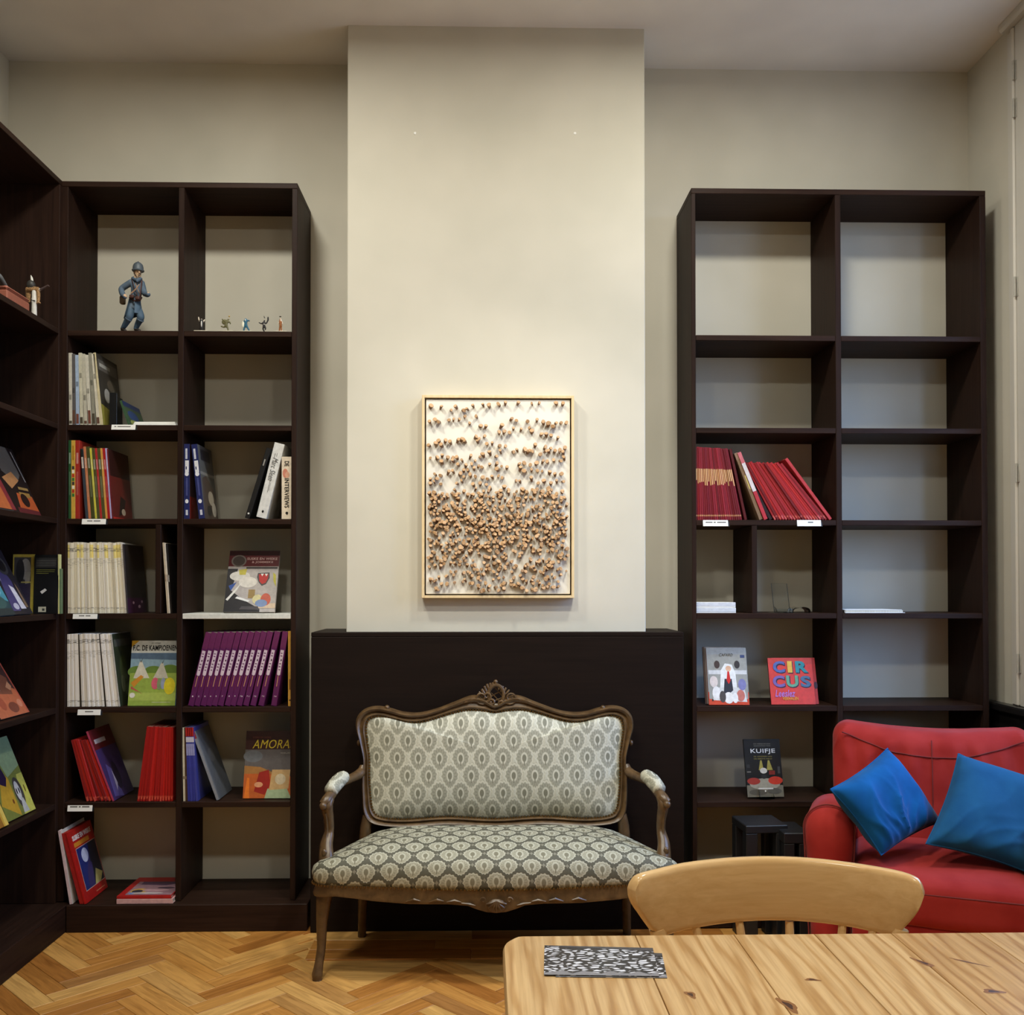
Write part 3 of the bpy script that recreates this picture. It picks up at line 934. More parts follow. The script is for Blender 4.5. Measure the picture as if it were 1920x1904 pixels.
# carving on the apron
b = MB()
fy = 3.288
b.ell((XC, fy, 0.281), (0.034, 0.010, 0.024), 12, 8)
apron_bits = []
for k in range(-3, 4):
    a = k * 0.42
    b.tube([(XC, fy - 0.007, 0.30), (XC + 0.018 * math.sin(a), fy - 0.010, 0.30 - 0.018 * math.cos(a)), (XC + 0.036 * math.sin(a), fy - 0.006, 0.300 - 0.036 * math.cos(a))], [0.002, 0.005, 0.003], 6)
for sg in (-1, 1):
    cc = [(XC + sg * (0.045 + 0.010 * math.cos(t_) * (1 - t_ / 9)), fy - 0.004, 0.302 + 0.010 * math.sin(t_) * (1 - t_ / 9)) for t_ in [i * 0.5 for i in range(14)]]
    b2 = MB(); b2.tube(cc, 0.003, 6); apron_bits.append(('apron_scroll', b2))
    for x0 in (0.07, 0.12, 0.18, 0.26):
        b2 = MB(); apron_bits.append(('apron_leaf', b2))
        b2.tube([(XC + sg * x0, interp(x0, [(0, 3.288), (0.2, 3.300), (0.4, 3.325)]) - 0.002, zbot(XC + x0) + 0.012), (XC + sg * (x0 + 0.022), interp(x0 + 0.022, [(0, 3.288), (0.2, 3.300), (0.4, 3.325)]) - 0.004, zbot(XC + x0) + 0.017), (XC + sg * (x0 + 0.05), interp(x0 + 0.05, [(0, 3.288), (0.2, 3.300), (0.4, 3.325)]) - 0.001, zbot(XC + x0 + 0.05) + 0.008)], [0.002, 0.0055, 0.002], 6)
pass
b.build('apron_shell', M_walnut, settee, smooth=True)
for nm_, b2 in apron_bits: b2.build(nm_, M_walnut, settee, smooth=True)
# pierced crest
CYp = bY(1305) - 0.004
def cp(px, py, dy=0.0): return at(px, py, CYp + dy)
b = MB()
oval = [cp(928 + 2 + 14.5 * math.cos(t), 1304 + 19 * math.sin(t), -0.008) for t in [2 * math.pi * k / 28 for k in range(29)]]
b.tube(oval, 0.0075, 8, caps=False)
for (x0, y0, x1, y1) in ((917, 1296, 938, 1318), (925, 1287, 942, 1306), (917, 1309, 941, 1296), (920, 1319, 944, 1308)):
    b.tube([cp(x0, y0), cp((x0 + x1) / 2, (y0 + y1) / 2 - 1), cp(x1, y1)], 0.0022, 6)
# fan of leaf lobes over the top, falling away to either side
for k, (x, y, r, ln_) in enumerate(((908, 1287, 0.008, 12), (913, 1283, 0.008, 13), (919, 1281, 0.008, 13), (924, 1280, 0.007, 11), (930, 1279, 0.010, 9), (937, 1284, 0.008, 10), (943, 1287, 0.008, 10), (949, 1290, 0.007, 9), (955, 1294, 0.006, 8), (903, 1293, 0.009, 9), (898, 1298, 0.007, 8))):
    dx = (928 - x) * 0.25; p0, p1 = cp(x, y, -0.006), cp(x + dx, y + ln_, -0.010)
    b.tube([p0, p0.lerp(p1, 0.4), p1], [r * 0.6, r * 0.75, r * 0.4], 7)
b.ell(cp(929.5, 1279, -0.006), (0.009, 0.009, 0.009), 10, 8)
# C-scrolls
def scroll(cx, cy, r0, turns, sg, ph, th=0.0045):
    pts = []
    for i in range(int(turns * 12) + 1):
        t = i / 12 * 2 * math.pi; r = r0 * (1 - i / (turns * 12) * 0.85)
        pts.append(cp(cx + sg * r * math.cos(t + ph), cy + r * math.sin(t + ph), -0.014))
    b.tube(pts, [th * (0.6 + 0.6 * (1 - i / len(pts))) for i in range(len(pts))], 7)
scroll(903, 1309, 13, 1.5, 1, 0.4); scroll(957, 1309, 13, 1.5, -1, 0.4); scroll(913, 1306, 8, 1.2, -1, 2.0); scroll(922, 1318, 7, 1.2, 1, 3.4); scroll(939, 1320, 6, 1.2, -1, 3.4)
for sg in (-1, 1):
    for (x, y) in ((45, 1313), (56, 1317), (63, 1318)):
        q0, q1 = cp(930 + sg * (x - 5), y - 3, -0.018), cp(930 + sg * (x + 5), y + 2, -0.018)
        b.tube([q0, q0.lerp(q1, 0.5), q1], [0.0015, 0.005, 0.0015], 6)
b.build('crest_carving', M_walnut, settee, smooth=True)
for sg in (-1, 1):      # bead ornaments on the shoulders
    q = at(928 + sg * 202, 1327, bY(1326)); b = MB(); b.ell((q.x, q.y - 0.004, q.z), (0.010, 0.014, 0.010), 8, 6); b.build('shoulder_ornament', M_walnut, settee, smooth=True)
    q = at(928 + sg * 255, 1393, bY(1393)); b = MB(); b.ell((q.x, q.y - 0.004, q.z), (0.008, 0.012, 0.012), 8, 6); b.build('side_ornament', M_walnut, settee, smooth=True)

# ================================================================== THE RED ARMCHAIR
AR = R(-22)
AM = Matrix.Translation((1.575, 3.335, 0)) @ Matrix.Rotation(AR, 4, 'Z')
chair = thing('armchair', 'red slipcovered armchair with rolled arms in front of the right bookcase', 'armchair', M=AM)
def rumple(o, a=0.004, f=9.0, sd=0.0):
    n1 = noise.noise(Vector((o.x * f * 0.6 + sd, o.y * f * 0.6, o.z * f * 0.5 + sd)))
    n2 = noise.noise(Vector((o.x * f * 2 + sd, o.y * f, o.z * f * 1.2)))
    return a * (n1 + 0.5 * n2)
def d_back(o):
    x, y, z = o
    t = (z + 0.28) / 0.56
    w = 1.0 + 0.05 * math.sin(max(0, min(1, t)) * math.pi * 0.5)
    dip = -0.022 * math.cos(min(1, abs(x) / 0.34) * math.pi / 2) ** 1.5 * max(0, t) if z > 0 else 0
    fold = 0.0
    if y < 0:   # gathered folds fanning from the top corners and the middle seam
        fold = 0.020 * (0.6 - abs(math.sin(27 * (abs(x) * 0.85 + z * 0.5 + 0.03 * math.sin(11 * x + 7 * z)))) ** 0.55) * max(0, min(1, (abs(x) - 0.05) * 5)) * max(0, min(1, 1.6 * (t - 0.25)))
        fold -= 0.012 * math.exp(-(x / 0.012) ** 2) * max(0, t)
        fold += 0.006 * math.sin(85 * x + 6 * z) * math.exp(-((z - 0.16) / 0.06) ** 2)
    y2 = y + 0.14 * t - (0.030 * (1 - (x / 0.36) ** 2) if y < 0 else 0) - fold + rumple(o, 0.011, 8, 3.1)
    return Vector((x * w, y2, z + dip + rumple(o, 0.004, 7, 1.0)))
b = MB(); b.rbox((0, 0.205, 0.565), (0.335, 0.085, 0.28), 0.062, 54, deform=d_back, M=AM)
b.build('backrest', M_red, chair, smooth=True, angle=80)
# arched seam across the back
def back_front(x, z):
    o = d_back(Vector((x, -0.085, z - 0.565))); return AM @ (o + Vector((0, 0.205 - 0.002, 0.565)))
b = MB()
b.tube([back_front(x, interp(abs(x), [(0, 0.755), (0.12, 0.763), (0.24, 0.792), (0.30, 0.812)])) for x in [-0.30 + 0.6 * k / 40 for k in range(41)]], 0.0024, 6)
b.tube([back_front(0.0, z) for z in [0.45 + 0.37 * k / 16 for k in range(17)]], 0.002, 6)
b.build('back_seam', M_redseam, chair, smooth=True)
def d_seat(o):
    x, y, z = o
    puff = 0.022 * (1 - (x / 0.28) ** 2) * (1 - (y / 0.32) ** 2) if z > 0 else 0
    return Vector((x, y, z + puff + rumple(o, 0.004, 7, 9)))
b = MB(); b.rbox((0, -0.075, 0.365), (0.275, 0.325, 0.075), 0.045, 20, deform=d_seat, M=AM)
sc1 = b.build('seat_cushion', M_red, chair, smooth=True, angle=80)
b = MB(); b.tube([AM @ Vector((x, -0.397, 0.405)) for x in (-0.25, -0.1, 0.1, 0.25)], 0.003, 6); b.build('cushion_seam', M_redseam, sc1)
b = MB(); b.rbox((0, -0.06, 0.165), (0.272, 0.32, 0.145), 0.03, 12, M=AM, deform=lambda o: Vector((o.x, o.y + rumple(o, 0.006, 9, 2), o.z)))
b.build('skirted_base', M_red, chair, smooth=True, angle=80)
for sg in (-1, 1):
    def d_arm(o, sg=sg):
        x, y, z = o
        t = (z + 0.29) / 0.58
        k = 0.80 + 0.25 * max(0, min(1, (t - 0.5) / 0.3))
        drop = -0.10 * (y + 0.27)
        pk = 0.004 * math.sin(60 * z) * math.exp(-((y + 0.26) / 0.05) ** 2) * (1 - t)
        return Vector((x * k + pk, y, z + drop * t + rumple(o, 0.004, 8, 5 + sg)))
    b = MB(); b.rbox((sg * 0.345, -0.005, 0.34), (0.080, 0.275, 0.29), 0.0795, 22, deform=d_arm, M=AM)
    a_ = b.build('arm', M_red, chair, smooth=True, angle=80)
    b = MB()
    pts = []
    for k in range(25):
        th = math.pi * k / 24
        o = Vector((0.0795 * math.cos(th), -0.225, 0.211 + 0.0795 * math.sin(th)))
        o = d_arm(o); pts.append(AM @ (o + Vector((sg * 0.345, -0.005, 0.341))))
    lo = d_arm(Vector((0.0795, -0.225, -0.22))); hi = d_arm(Vector((-0.0795, -0.225, -0.22)))
    pts = [AM @ (lo + Vector((sg * 0.345, -0.005, 0.341)))] + pts + [AM @ (hi + Vector((sg * 0.345, -0.005, 0.341)))]
    b.tube(pts, 0.0028, 6); b.build('arm_seam', M_redseam, a_, smooth=True)
for sx in (-0.335, 0.335):
    for sy in (-0.20, 0.20):
        b = MB(); b.lathe((0, 0, 0), [(0.018, 0.0), (0.026, 0.03), (0.026, 0.05)], 12, M=AM @ Matrix.Translation((sx, sy, 0))); b.build('foot', M_black, chair, smooth=True)

# cushions
def cushion(label, c, T, seed, folds, mt):
    """c: four corner points in order, T half thickness towards us"""
    P = [Vector(p) for p in c]
    cn = sum(P, Vector()) / 4
    nrm = (P[1] - P[0]).cross(P[3] - P[0]).normalized()
    if nrm.y > 0: nrm = -nrm
    t = thing('cushion', label, 'cushion', (cn.x, cn.y, min(p.z for p in P)), group='blue cushions on the armchair')
    n = 52
    b = MB()
    for side in (1, -1):
        i0 = len(b.v)
        for j in range(n + 1):
            for i in range(n + 1):
                u, v = -1 + 2 * i / n, -1 + 2 * j / n
                k = 1 - 0.075 * (1 - v * v) ** 1.0 * abs(u) ** 4; l = 1 - 0.075 * (1 - u * u) * abs(v) ** 4
                uu, vv = u * k, v * l
                a, d_ = (uu + 1) / 2, (vv + 1) / 2
                p = P[0].lerp(P[1], a).lerp(P[3].lerp(P[2], a), d_)
                th = T * (max(0, 1 - u ** 4) * max(0, 1 - v ** 4)) ** 0.6
                w = 0
                for (fx, fy, fr, am, fu, fv, fs) in folds:
                    e = math.exp(-(((u - fu) ** 2 + (v - fv) ** 2) / fs))
                    w += am * 2.4 * (0.62 - abs(math.sin(0.5 * fr * (fx * u + fy * v + 0.12 * math.sin(3 * v - 2 * u)))) ** 0.6) * e
                w += 0.006 * noise.noise(Vector((u * 1.7 + seed, v * 1.7, seed)))
                edge = min(1, (1 - max(abs(u), abs(v))) * 8)
                b.v.append(p + nrm * (side * th + w * edge))
        for j in range(n):
            for i in range(n):
                q = (i0 + j * (n + 1) + i, i0 + j * (n + 1) + i + 1, i0 + (j + 1) * (n + 1) + i + 1, i0 + (j + 1) * (n + 1) + i)
                b.face(q if side > 0 else q[::-1])
    b.build('cover', mt, t, smooth=True, angle=70)
    b = MB()
    ed = []
    for (A, B) in ((0, 1), (1, 2), (2, 3), (3, 0)):
        for k in range(14):
            s_ = k / 14; u = -1 + 2 * s_
            p = P[A].lerp(P[B], s_); q = cn - p
            ed.append(p + q.normalized() * 0.0)
            m_ = (P[A] + P[B]) / 2
            ed[-1] = ed[-1] + (cn - m_) * 0.075 * (1 - u * u)
    ed.append(ed[0]); b.tube(ed, 0.0028, 6, caps=False); b.build('piping', mt, t, smooth=True)
    return t
cushion('smaller blue velvet cushion tipped on its corner at the armchair\'s left arm', [at(1557, 1481, 3.16), at(1664, 1404, 3.36), at(1764, 1541, 3.32), at(1652, 1604, 3.12)], 0.060, 2.0,
        [(1.0, 0.25, 10, 0.009, -0.1, 0.35, 0.5), (0.9, 0.6, 22, 0.0045, 0.1, 0.65, 0.25), (0.9, -0.2, 17, 0.005, -0.45, 0.0, 0.3), (1.0, 0.1, 26, 0.0025, -0.4, 0.6, 0.3)], M_blue)
cushion('larger teal-blue velvet cushion at the armchair\'s right side, cut by the picture edge', [at(1797, 1414, 3.33), at(1962, 1466, 3.30), at(1935, 1640, 3.06), at(1736, 1583, 3.10)], 0.062, 5.0,
        [(0.7, 0.8, 15, 0.006, -0.6, 0.75, 0.2), (1.0, 0.3, 9, 0.005, 0.7, 0.2, 0.4), (0.5, 0.9, 20, 0.003, 0.2, 0.7, 0.2)], M_teal)

# ================================================================== BLACK STOOLS
def stool(label, p, rz, w, d, h, top=0.035, leg=0.035):
    M = Matrix.Translation((p[0], p[1], 0)) @ Matrix.Rotation(rz, 4, 'Z')
    t = thing('stool', label, 'stool', M=M, group='small black stools')
    b = MB(); b.bbox((-w / 2, -d / 2, h - top), (w / 2, d / 2, h), 0.003, M=M); b.build('top', M_black, t)
    for sx in (-1, 1):
        for sy in (-1, 1):
            x0 = sx * (w / 2 - 0.001) ; y0 = sy * (d / 2 - 0.001)
            b = MB(); b.bbox((min(x0, x0 - sx * leg), min(y0, y0 - sy * leg), 0), (max(x0, x0 - sx * leg), max(y0, y0 - sy * leg), h - top - 0.0005), 0.002, M=M); b.build('leg', M_black, t)
sp = at(1394, 1549, 3.66)
stool('low black square stool behind the wooden chair, nearer the settee', (sp.x + 0.085, 3.745, 0), R(4), 0.165, 0.17, sp.z, 0.03, 0.045)
sp2 = at(1470, 1563, 3.60)
stool('low black square stool half hidden by the red armchair\'s arm', (sp2.x + 0.05, 3.69, 0), 0.0, 0.10, 0.18, sp2.z, 0.04, 0.04)

# ================================================================== WOODEN CHAIR
CHY = 1.93
top_px = [(1184, 1668), (1189, 1652), (1200, 1640), (1232, 1631), (1285, 1619), (1363, 1610), (1441, 1607), (1519, 1610), (1597, 1619), (1675, 1632), (1714, 1644), (1727, 1656), (1733, 1675)]
bot_px = [(1184, 1672), (1186, 1692), (1200, 1716), (1232, 1753), (1285, 1742), (1363, 1730), (1441, 1725), (1519, 1728), (1597, 1738), (1675, 1753), (1697, 1738), (1722, 1708), (1733, 1680)]
wc = thing('dining_chair', 'varnished beech chair with broad curved back rail, tucked behind the pine table', 'chair', (at(1455, 1700, CHY).x, CHY - 0.2, 0))
def ry(px): return CHY - 0.085 * ((px - 1458) / 275.0) ** 2
tp = catmull([Vector((a, c, 0)) for a, c in top_px], 3); bp = catmull([Vector((a, c, 0)) for a, c in bot_px], 3)
b = MB(); rr = []
TKK = 0.013
for p, q in zip(tp, bp):
    P0, P1 = at(p.x, p.y, ry(p.x)), at(q.x, q.y, ry(q.x))
    sl = 2 * 0.085 * ((p.x - 1458) / 275.0) / 275.0 * 930
    nv = Vector((-sl * 0 + 0.55 * ((p.x - 1458) / 275.0), 1, 0)).normalized()
    ring = []
    for t, w in ((0.0, 0.35), (0.03, 0.8), (0.10, 1.0), (0.5, 1.0), (0.9, 1.0), (0.97, 0.8), (1.0, 0.35)):
        m = P0.lerp(P1, t); ring.append(m - nv * TKK * w)
    for t, w in ((1.0, 0.35), (0.97, 0.8), (0.9, 1.0), (0.5, 1.0), (0.10, 1.0), (0.03, 0.8), (0.0, 0.35)):
        m = P0.lerp(P1, t); ring.append(m + nv * TKK * w)
    rr.append(ring)
b.loft(rr); b.build('back_rail', M_beech, wc, smooth=True, angle=50)
SZ = 0.45; scx = at(1458, 1700, CHY).x
def leg_(b, p0, p1, r0=0.016, r1=0.014): b.tube([p0, Vector(p0).lerp(Vector(p1), 0.3), Vector(p0).lerp(Vector(p1), 0.7), p1], [r0, r0 * 1.25, r0 * 1.1, r1], 10)
for px in (1303, 1386, 1480, 1580, 1640):
    P0 = at(px, 1728, ry(px)); P1 = Vector((scx + (P0.x - scx) * 0.72, CHY - 0.05, SZ - 0.01))
    b = MB(); b.tube([P0, P0.lerp(P1, 0.5), P1], [0.008, 0.011, 0.009], 8); b.build('spindle', M_beech, wc, smooth=True)
for px in (1232, 1688):
    P0 = at(px, 1742, ry(px)); P1 = Vector((scx + (P0.x - scx) * 0.78, CHY - 0.06, SZ - 0.01))
    b = MB(); leg_(b, P0, P1); b.build('back_post', M_beech, wc, smooth=True)
b = MB(); b.rbox((scx, CHY - 0.20, SZ), (0.215, 0.205, 0.018), 0.016, 10, deform=lambda o: Vector((o.x * (1.0 - 0.12 * (o.y / 0.2)), o.y, o.z - (0.006 if o.z > 0 else 0) * math.exp(-(o.x ** 2 + o.y ** 2) / 0.02))))
b.build('seat', M_beech, wc, smooth=True, angle=60)
for sx in (-1, 1):
    for yy_, y2 in ((CHY - 0.06, CHY + 0.02), (CHY - 0.35, CHY - 0.40)):
        b = MB(); leg_(b, (scx + sx * 0.165, yy_, SZ - 0.018), (scx + sx * 0.205, y2, 0.0), 0.017, 0.012); b.build('leg', M_beech, wc, smooth=True)
b = MB(); b.tube([(scx - 0.18, CHY - 0.20, 0.2), (scx + 0.18, CHY - 0.20, 0.2)], 0.009, 8)
for sx in (-1, 1): b.tube([(scx + sx * 0.185, CHY - 0.02, 0.2), (scx + sx * 0.185, CHY - 0.38, 0.2)], 0.009, 8)
b.build('stretcher', M_beech, wc, smooth=True)

# ================================================================== PINE TABLE
TZ = 0.755
TY1 = on_z(1300, 1751, TZ).y; TY0 = 0.72
TX0 = on_z(944, 1800, TZ).x; TX1 = TX0 + 1.30
tb = thing('pine_table', 'varnished pine plank table with rounded corners in the right foreground', 'table', ((TX0 + TX1) / 2, (TY0 + TY1) / 2, 0))
seams = [TX0, on_z(1202, 1780, TZ).x, on_z(1395, 1780, TZ).x, on_z(1553, 1780, TZ).x, on_z(1705, 1780, TZ).x, on_z(1880, 1780, TZ).x, TX1 - 0.19, TX1]
TT = 0.034
def rounded_plank(x0, x1, left, right):
    rc = 0.055
    out = []
    def corner(cx, cy, a0):
        return [(cx + rc * math.cos(R(a0 + 90 * k / 8)), cy + rc * math.sin(R(a0 + 90 * k / 8))) for k in range(9)]
    g = 0.0004
    if left: out += corner(x0 + rc, TY0 + rc, 180)
    else: out += [(x0 + g, TY0)]
    if right: out += corner(x1 - rc, TY0 + rc, 270)
    else: out += [(x1 - g, TY0)]
    if right: out += corner(x1 - rc, TY1 - rc, 0)
    else: out += [(x1 - g, TY1)]
    if left: out += corner(x0 + rc, TY1 - rc, 90)
    else: out += [(x0 + g, TY1)]
    c = Vector(((x0 + x1) / 2, (TY0 + TY1) / 2, 0))
    rr = []
    for z, ins in ((TZ - TT, 0.006), (TZ - TT + 0.006, 0.0), (TZ - 0.008, 0.0), (TZ - 0.002, 0.003), (TZ, 0.008)):
        ring = []
        for x, y in out:
            xx = x; y_ = min(max(y, TY0 + ins), TY1 - ins)
            if left and x < x0 + rc: xx = x + ins * (x0 + rc - x) / rc
            if right and x > x1 - rc: xx = x - ins * (x - x1 + rc) / rc
            if not left and x < c.x: xx = x + (0.0008 if z == TZ else 0)
            if not right and x > c.x: xx = x - (0.0008 if z == TZ else 0)
            ring.append(Vector((xx, y_, z)))
        rr.append(ring)
    return MB().loft(rr)
for k in range(len(seams) - 1):
    rounded_plank(seams[k], seams[k + 1], k == 0, k == len(seams) - 2).build('plank', M_pine, tb, smooth=True, angle=30)
for (px, py, rx, rz_, an) in ((1295, 1866, 0.007, 0.013, 0.3), (1478, 1886, 0.009, 0.026, 0.25), (1862, 1860, 0.016, 0.008, -0.15), (1731, 1806, 0.006, 0.022, 0.5), (1523, 1838, 0.012, 0.005, -0.2), (1815, 1805, 0.003, 0.030, 0.9)):
    p = on_z(px, py, TZ)
    b = MB(); i = len(b.v)
    for r_, z in ((1.0, TZ + 0.0002), (0.5, TZ + 0.0004)):
        for k in range(14):
            a = 2 * math.pi * k / 14; w = 1 + 0.25 * math.sin(3 * a + px)
            x, y = rx * r_ * w * math.cos(a), rz_ * r_ * w * math.sin(a)
            b.v.append(Vector((p.x + x * math.cos(an) - y * math.sin(an), p.y + x * math.sin(an) + y * math.cos(an), z)))
    for k in range(14): b.face((k, (k + 1) % 14, 14 + (k + 1) % 14, 14 + k), 0)
    b.face([14 + k for k in range(14)], 1)
    b.build('knot', [new_mat('knot_rim', (140, 92, 46), 0.4), M_knot], tb)
for x0, y0, x1, y1 in ((TX0 + 0.07, TY1 - 0.10, TX1 - 0.07, TY1 - 0.078), (TX0 + 0.07, TY0 + 0.078, TX1 - 0.07, TY0 + 0.10), (TX0 + 0.07, TY0 + 0.10, TX0 + 0.092, TY1 - 0.10), (TX1 - 0.092, TY0 + 0.10, TX1 - 0.07, TY1 - 0.10)):
    b = MB(); b.bbox((x0, y0, TZ - TT - 0.10), (x1, y1, TZ - TT), 0.002); b.build('apron', M_pine, tb)
for x in (TX0 + 0.10, TX1 - 0.10):
    for y in (TY0 + 0.11, TY1 - 0.11):
        b = MB(); b.bbox((x - 0.035, y - 0.035, TZ - TT - 0.14), (x + 0.035, y + 0.035, TZ - TT), 0.003)
        b.lathe((x, y, 0), [(0.020, 0.0), (0.026, 0.03), (0.022, 0.08), (0.034, 0.30), (0.036, 0.50), (0.024, 0.545), (0.034, 0.575), (0.034, TZ - TT - 0.139)], 16)
        b.build('leg', M_pine, tb, smooth=True, angle=30)

# two postcards with a cracked black-and-white print
def mat_crackle():
    m = new_mat('crackle_print', (200, 200, 200), 0.3)
    v = coords(m, 'Object', (1, 2.2, 1))
    n = node(m, 'ShaderNodeTexNoise'); n.inputs['Scale'].default_value = 20; link(m, v, n.inputs['Vector'])
    mx_ = node(m, 'ShaderNodeMix', data_type='VECTOR'); mx_.inputs[0].default_value = 0.03
    link(m, v, mx_.inputs[4]); link(m, n.outputs['Color'], mx_.inputs[5])
    w = node(m, 'ShaderNodeTexVoronoi', feature='DISTANCE_TO_EDGE'); w.inputs['Scale'].default_value = 62
    link(m, mx_.outputs[1], w.inputs['Vector'])
    link(m, ramp(m, w.outputs['Distance'], [(0.0, (20, 20, 24)), (0.13, (36, 36, 42)), (0.2, (215, 215, 222)), (1.0, (244, 244, 250))]), bsdf(m).inputs['Base Color'])
    return m
M_crackle = mat_crackle()
def card(label, c, z, half):
    P = [on_z(px, py, z) for px, py in c]
    b = MB()
    for dz in (0.0, 0.0006):
        for p in P: b.v.append(Vector((p.x, p.y, z + dz)))
    b.face((3, 2, 1, 0)); b.face((4, 5, 6, 7))
    for k in range(4): b.face((k, (k + 1) % 4, 4 + (k + 1) % 4, 4 + k))
    cn = sum(P, Vector()) / 4
    t = thing('postcard', label, 'postcard', (cn.x, cn.y, z), group='postcards on the pine table')
    b.build('card', M_crackle, t)
    b = MB(); q = lambda u, v: P[3].lerp(P[2], u).lerp(P[0].lerp(P[1], u), v) + Vector((0, 0, 0.0008))
    for k in range(12):
        u0, u1 = k / 12, (k + 1) / 12
        i = len(b.v); b.v += [q(u0, 0.0), q(u1, 0.0), q(u1, 0.10 + 0.05 * math.sin(k * 2.3)), q(u0, 0.10 + 0.05 * math.sin(k * 2.3 - 2.3))]
        b.face((i, i + 1, i + 2, i + 3))
    b.build('grey_margin', cm((138, 136, 140)), t)
    b = MB(); i = 0; b.v += [q(0.0, 0.97), q(1.0, 0.88), q(1.0, 1.0), q(0.0, 1.0)]; b.face((0, 1, 2, 3)); b.build('dark_margin', cm((70, 68, 72)), t)
card('crackle-patterned postcard lying underneath, its right end sticking out', [(1040, 1780), (1241, 1789), (1251, 1835), (1042, 1833)], TZ + 0.0004, 0)
card('crackle-patterned postcard lying on top of another on the pine table', [(1021, 1774), (1224, 1779), (1236, 1832), (1020, 1829)], TZ + 0.0022, 1)

# ================================================================== BOOKS
def cover_print(parent, M, w, h, shapes, name='cover_print'):
    """flat coloured print; M maps (u, v, out) to the parent's local space"""
    b = MB(); mats = []; n = 0.0003
    for s in shapes:
        kind, col = s[0], s[-1]
        mt = cm(col)
        if mt not in mats: mats.append(mt)
        mi = mats.index(mt)
        if kind == 'r':
            P = [(s[1], s[2]), (s[3], s[2]), (s[3], s[4]), (s[1], s[4])]
        elif kind == 'e':
            P = [(s[1] + s[3] * math.cos(2 * math.pi * k / 18), s[2] + s[4] * math.sin(2 * math.pi * k / 18)) for k in range(18)]
        else:
            P = s[1]
        i = len(b.v)
        for u, v in P: b.v.append(M @ Vector((u * w, v * h, n)))
        b.face([i + k for k in range(len(P))], mi)
        n += 0.00006
    me = bpy.data.meshes.new(name)
    me.from_pydata([tuple(v) for v in b.v], [], b.f)
    for mt in mats: me.materials.append(mt)
    me.polygons.foreach_set('material_index', b.m)
    return link_obj(name, me, parent)
def M_front(): return Matrix(((1, 0, 0, 0), (0, 0, -1, 0), (0, 1, 0, 0), (0, 0, 0, 1)))
def M_right(t): return Matrix(((0, 0, 1, t), (1, 0, 0, 0), (0, 1, 0, 0), (0, 0, 0, 1)))

def spine_M(xb, xt, z, py_top, Y, t):
    """place an upright book whose spine faces us: bottom-left at pixel xb, top-left at pixel xt"""
    zb_px = None
    P0 = at(xb, 1000, Y); P0.z = z
    px0 = proj(P0)
    P0 = at(xb, px0[1], Y); P0.z = z
    P1 = at(xt, py_top, Y)
    a = math.atan2(P1.x - P0.x, P1.z - z)
    h = math.hypot(P1.x - P0.x, P1.z - z)
    lift = t * math.sin(a) if a > 0 else 0.0
    return Matrix.Translation((P0.x, Y, z + lift + 0.0004)) @ Matrix.Rotation(a, 4, 'Y'), h
def book_mesh(t, h, d, mats, c=0.0012, soft=True):
    b = MB()
    b.bbox((0, 0, 0), (c, d, h), c * 0.3, 0); b.bbox((t - c, 0, 0), (t, d, h), c * 0.3, 0); b.bbox((c, 0, 0), (t - c, c, h), c * 0.3, 0)
    b.box((c, c, 0.002), (t - c, d - 0.003, h - 0.002), 1)
    me = bpy.data.meshes.new('book')
    me.from_pydata([tuple(v) for v in b.v], [], b.f)
    for mt in mats: me.materials.append(mt)
    me.polygons.foreach_set('material_index', b.m)
    return me
def spine_book(name, label, cat, xb, xt, z, py_top, w_px, Y, col, group=None, d=0.215, prints=None, right=None, split=False, mt=None, c=0.0012):
    t = w_px * Y / FPX
    M, h = spine_M(xb, xt, z, py_top, Y, t)
    mt = mt or cm(col)
    if split or prints or right:
        o = thing(name, label, cat, M=M, group=group)
        b = MB(); b.bbox((0, 0, 0), (c, d, h), c * 0.3); b.bbox((t - c, 0, 0), (t, d, h), c * 0.3); b.bbox((c, 0, 0), (t - c, c, h), c * 0.3)
        me = bpy.data.meshes.new('cover'); me.from_pydata([tuple(v) for v in b.v], [], b.f); me.materials.append(mt); link_obj('cover', me, o)
        b = MB(); b.box((c, c, 0.002), (t - c, d - 0.003, h - 0.002)); me = bpy.data.meshes.new('pages'); me.from_pydata([tuple(v) for v in b.v], [], b.f); me.materials.append(M_pages); link_obj('pages', me, o)
        if prints: cover_print(o, M_front(), t, h, prints, 'spine_print')
        if right: cover_print(o, M_right(t), d, h, right)
    else:
        o = link_obj(name, book_mesh(t, h, d, [mt, M_pages], c), None, M); tag(o, label, cat, group)
    return o, t, h
ORD = ['first', 'second', 'third', 'fourth', 'fifth', 'sixth', 'seventh', 'eighth', 'ninth', 'tenth', 'eleventh', 'twelfth', 'thirteenth', 'fourteenth', 'fifteenth', 'sixteenth', 'seventeenth', 'eighteenth', 'nineteenth', 'twentieth'] + ['twenty-' + w_ for w_ in ('first', 'second', 'third', 'fourth', 'fifth', 'sixth', 'seventh', 'eighth', 'ninth')] + ['thirtieth']
def run(name, label, cat, group, n, xb, xt, z, py_top, w_px, Y, cols, jitter=0.0, d=0.215, mts=None, dy=None):
    """a row of alike thin volumes from (xb0,xt0) to (xb1,xt1)"""
    for k in range(n):
        f = k / (n - 1) if n > 1 else 0
        a = xb[0] + (xb[1] - xb[0]) * f; c_ = xt[0] + (xt[1] - xt[0]) * f
        pt = py_top[0] + (py_top[1] - py_top[0]) * f if isinstance(py_top, tuple) else py_top
        rn = random.uniform
        mt = mts[k % len(mts)] if mts else None
        spine_book(name, label % ORD[k], cat, a, c_, z, pt + rn(-jitter, jitter), w_px, Y + rn(0, 0.007), cols[k % len(cols)] if cols else None, group, d=d, mt=mt)
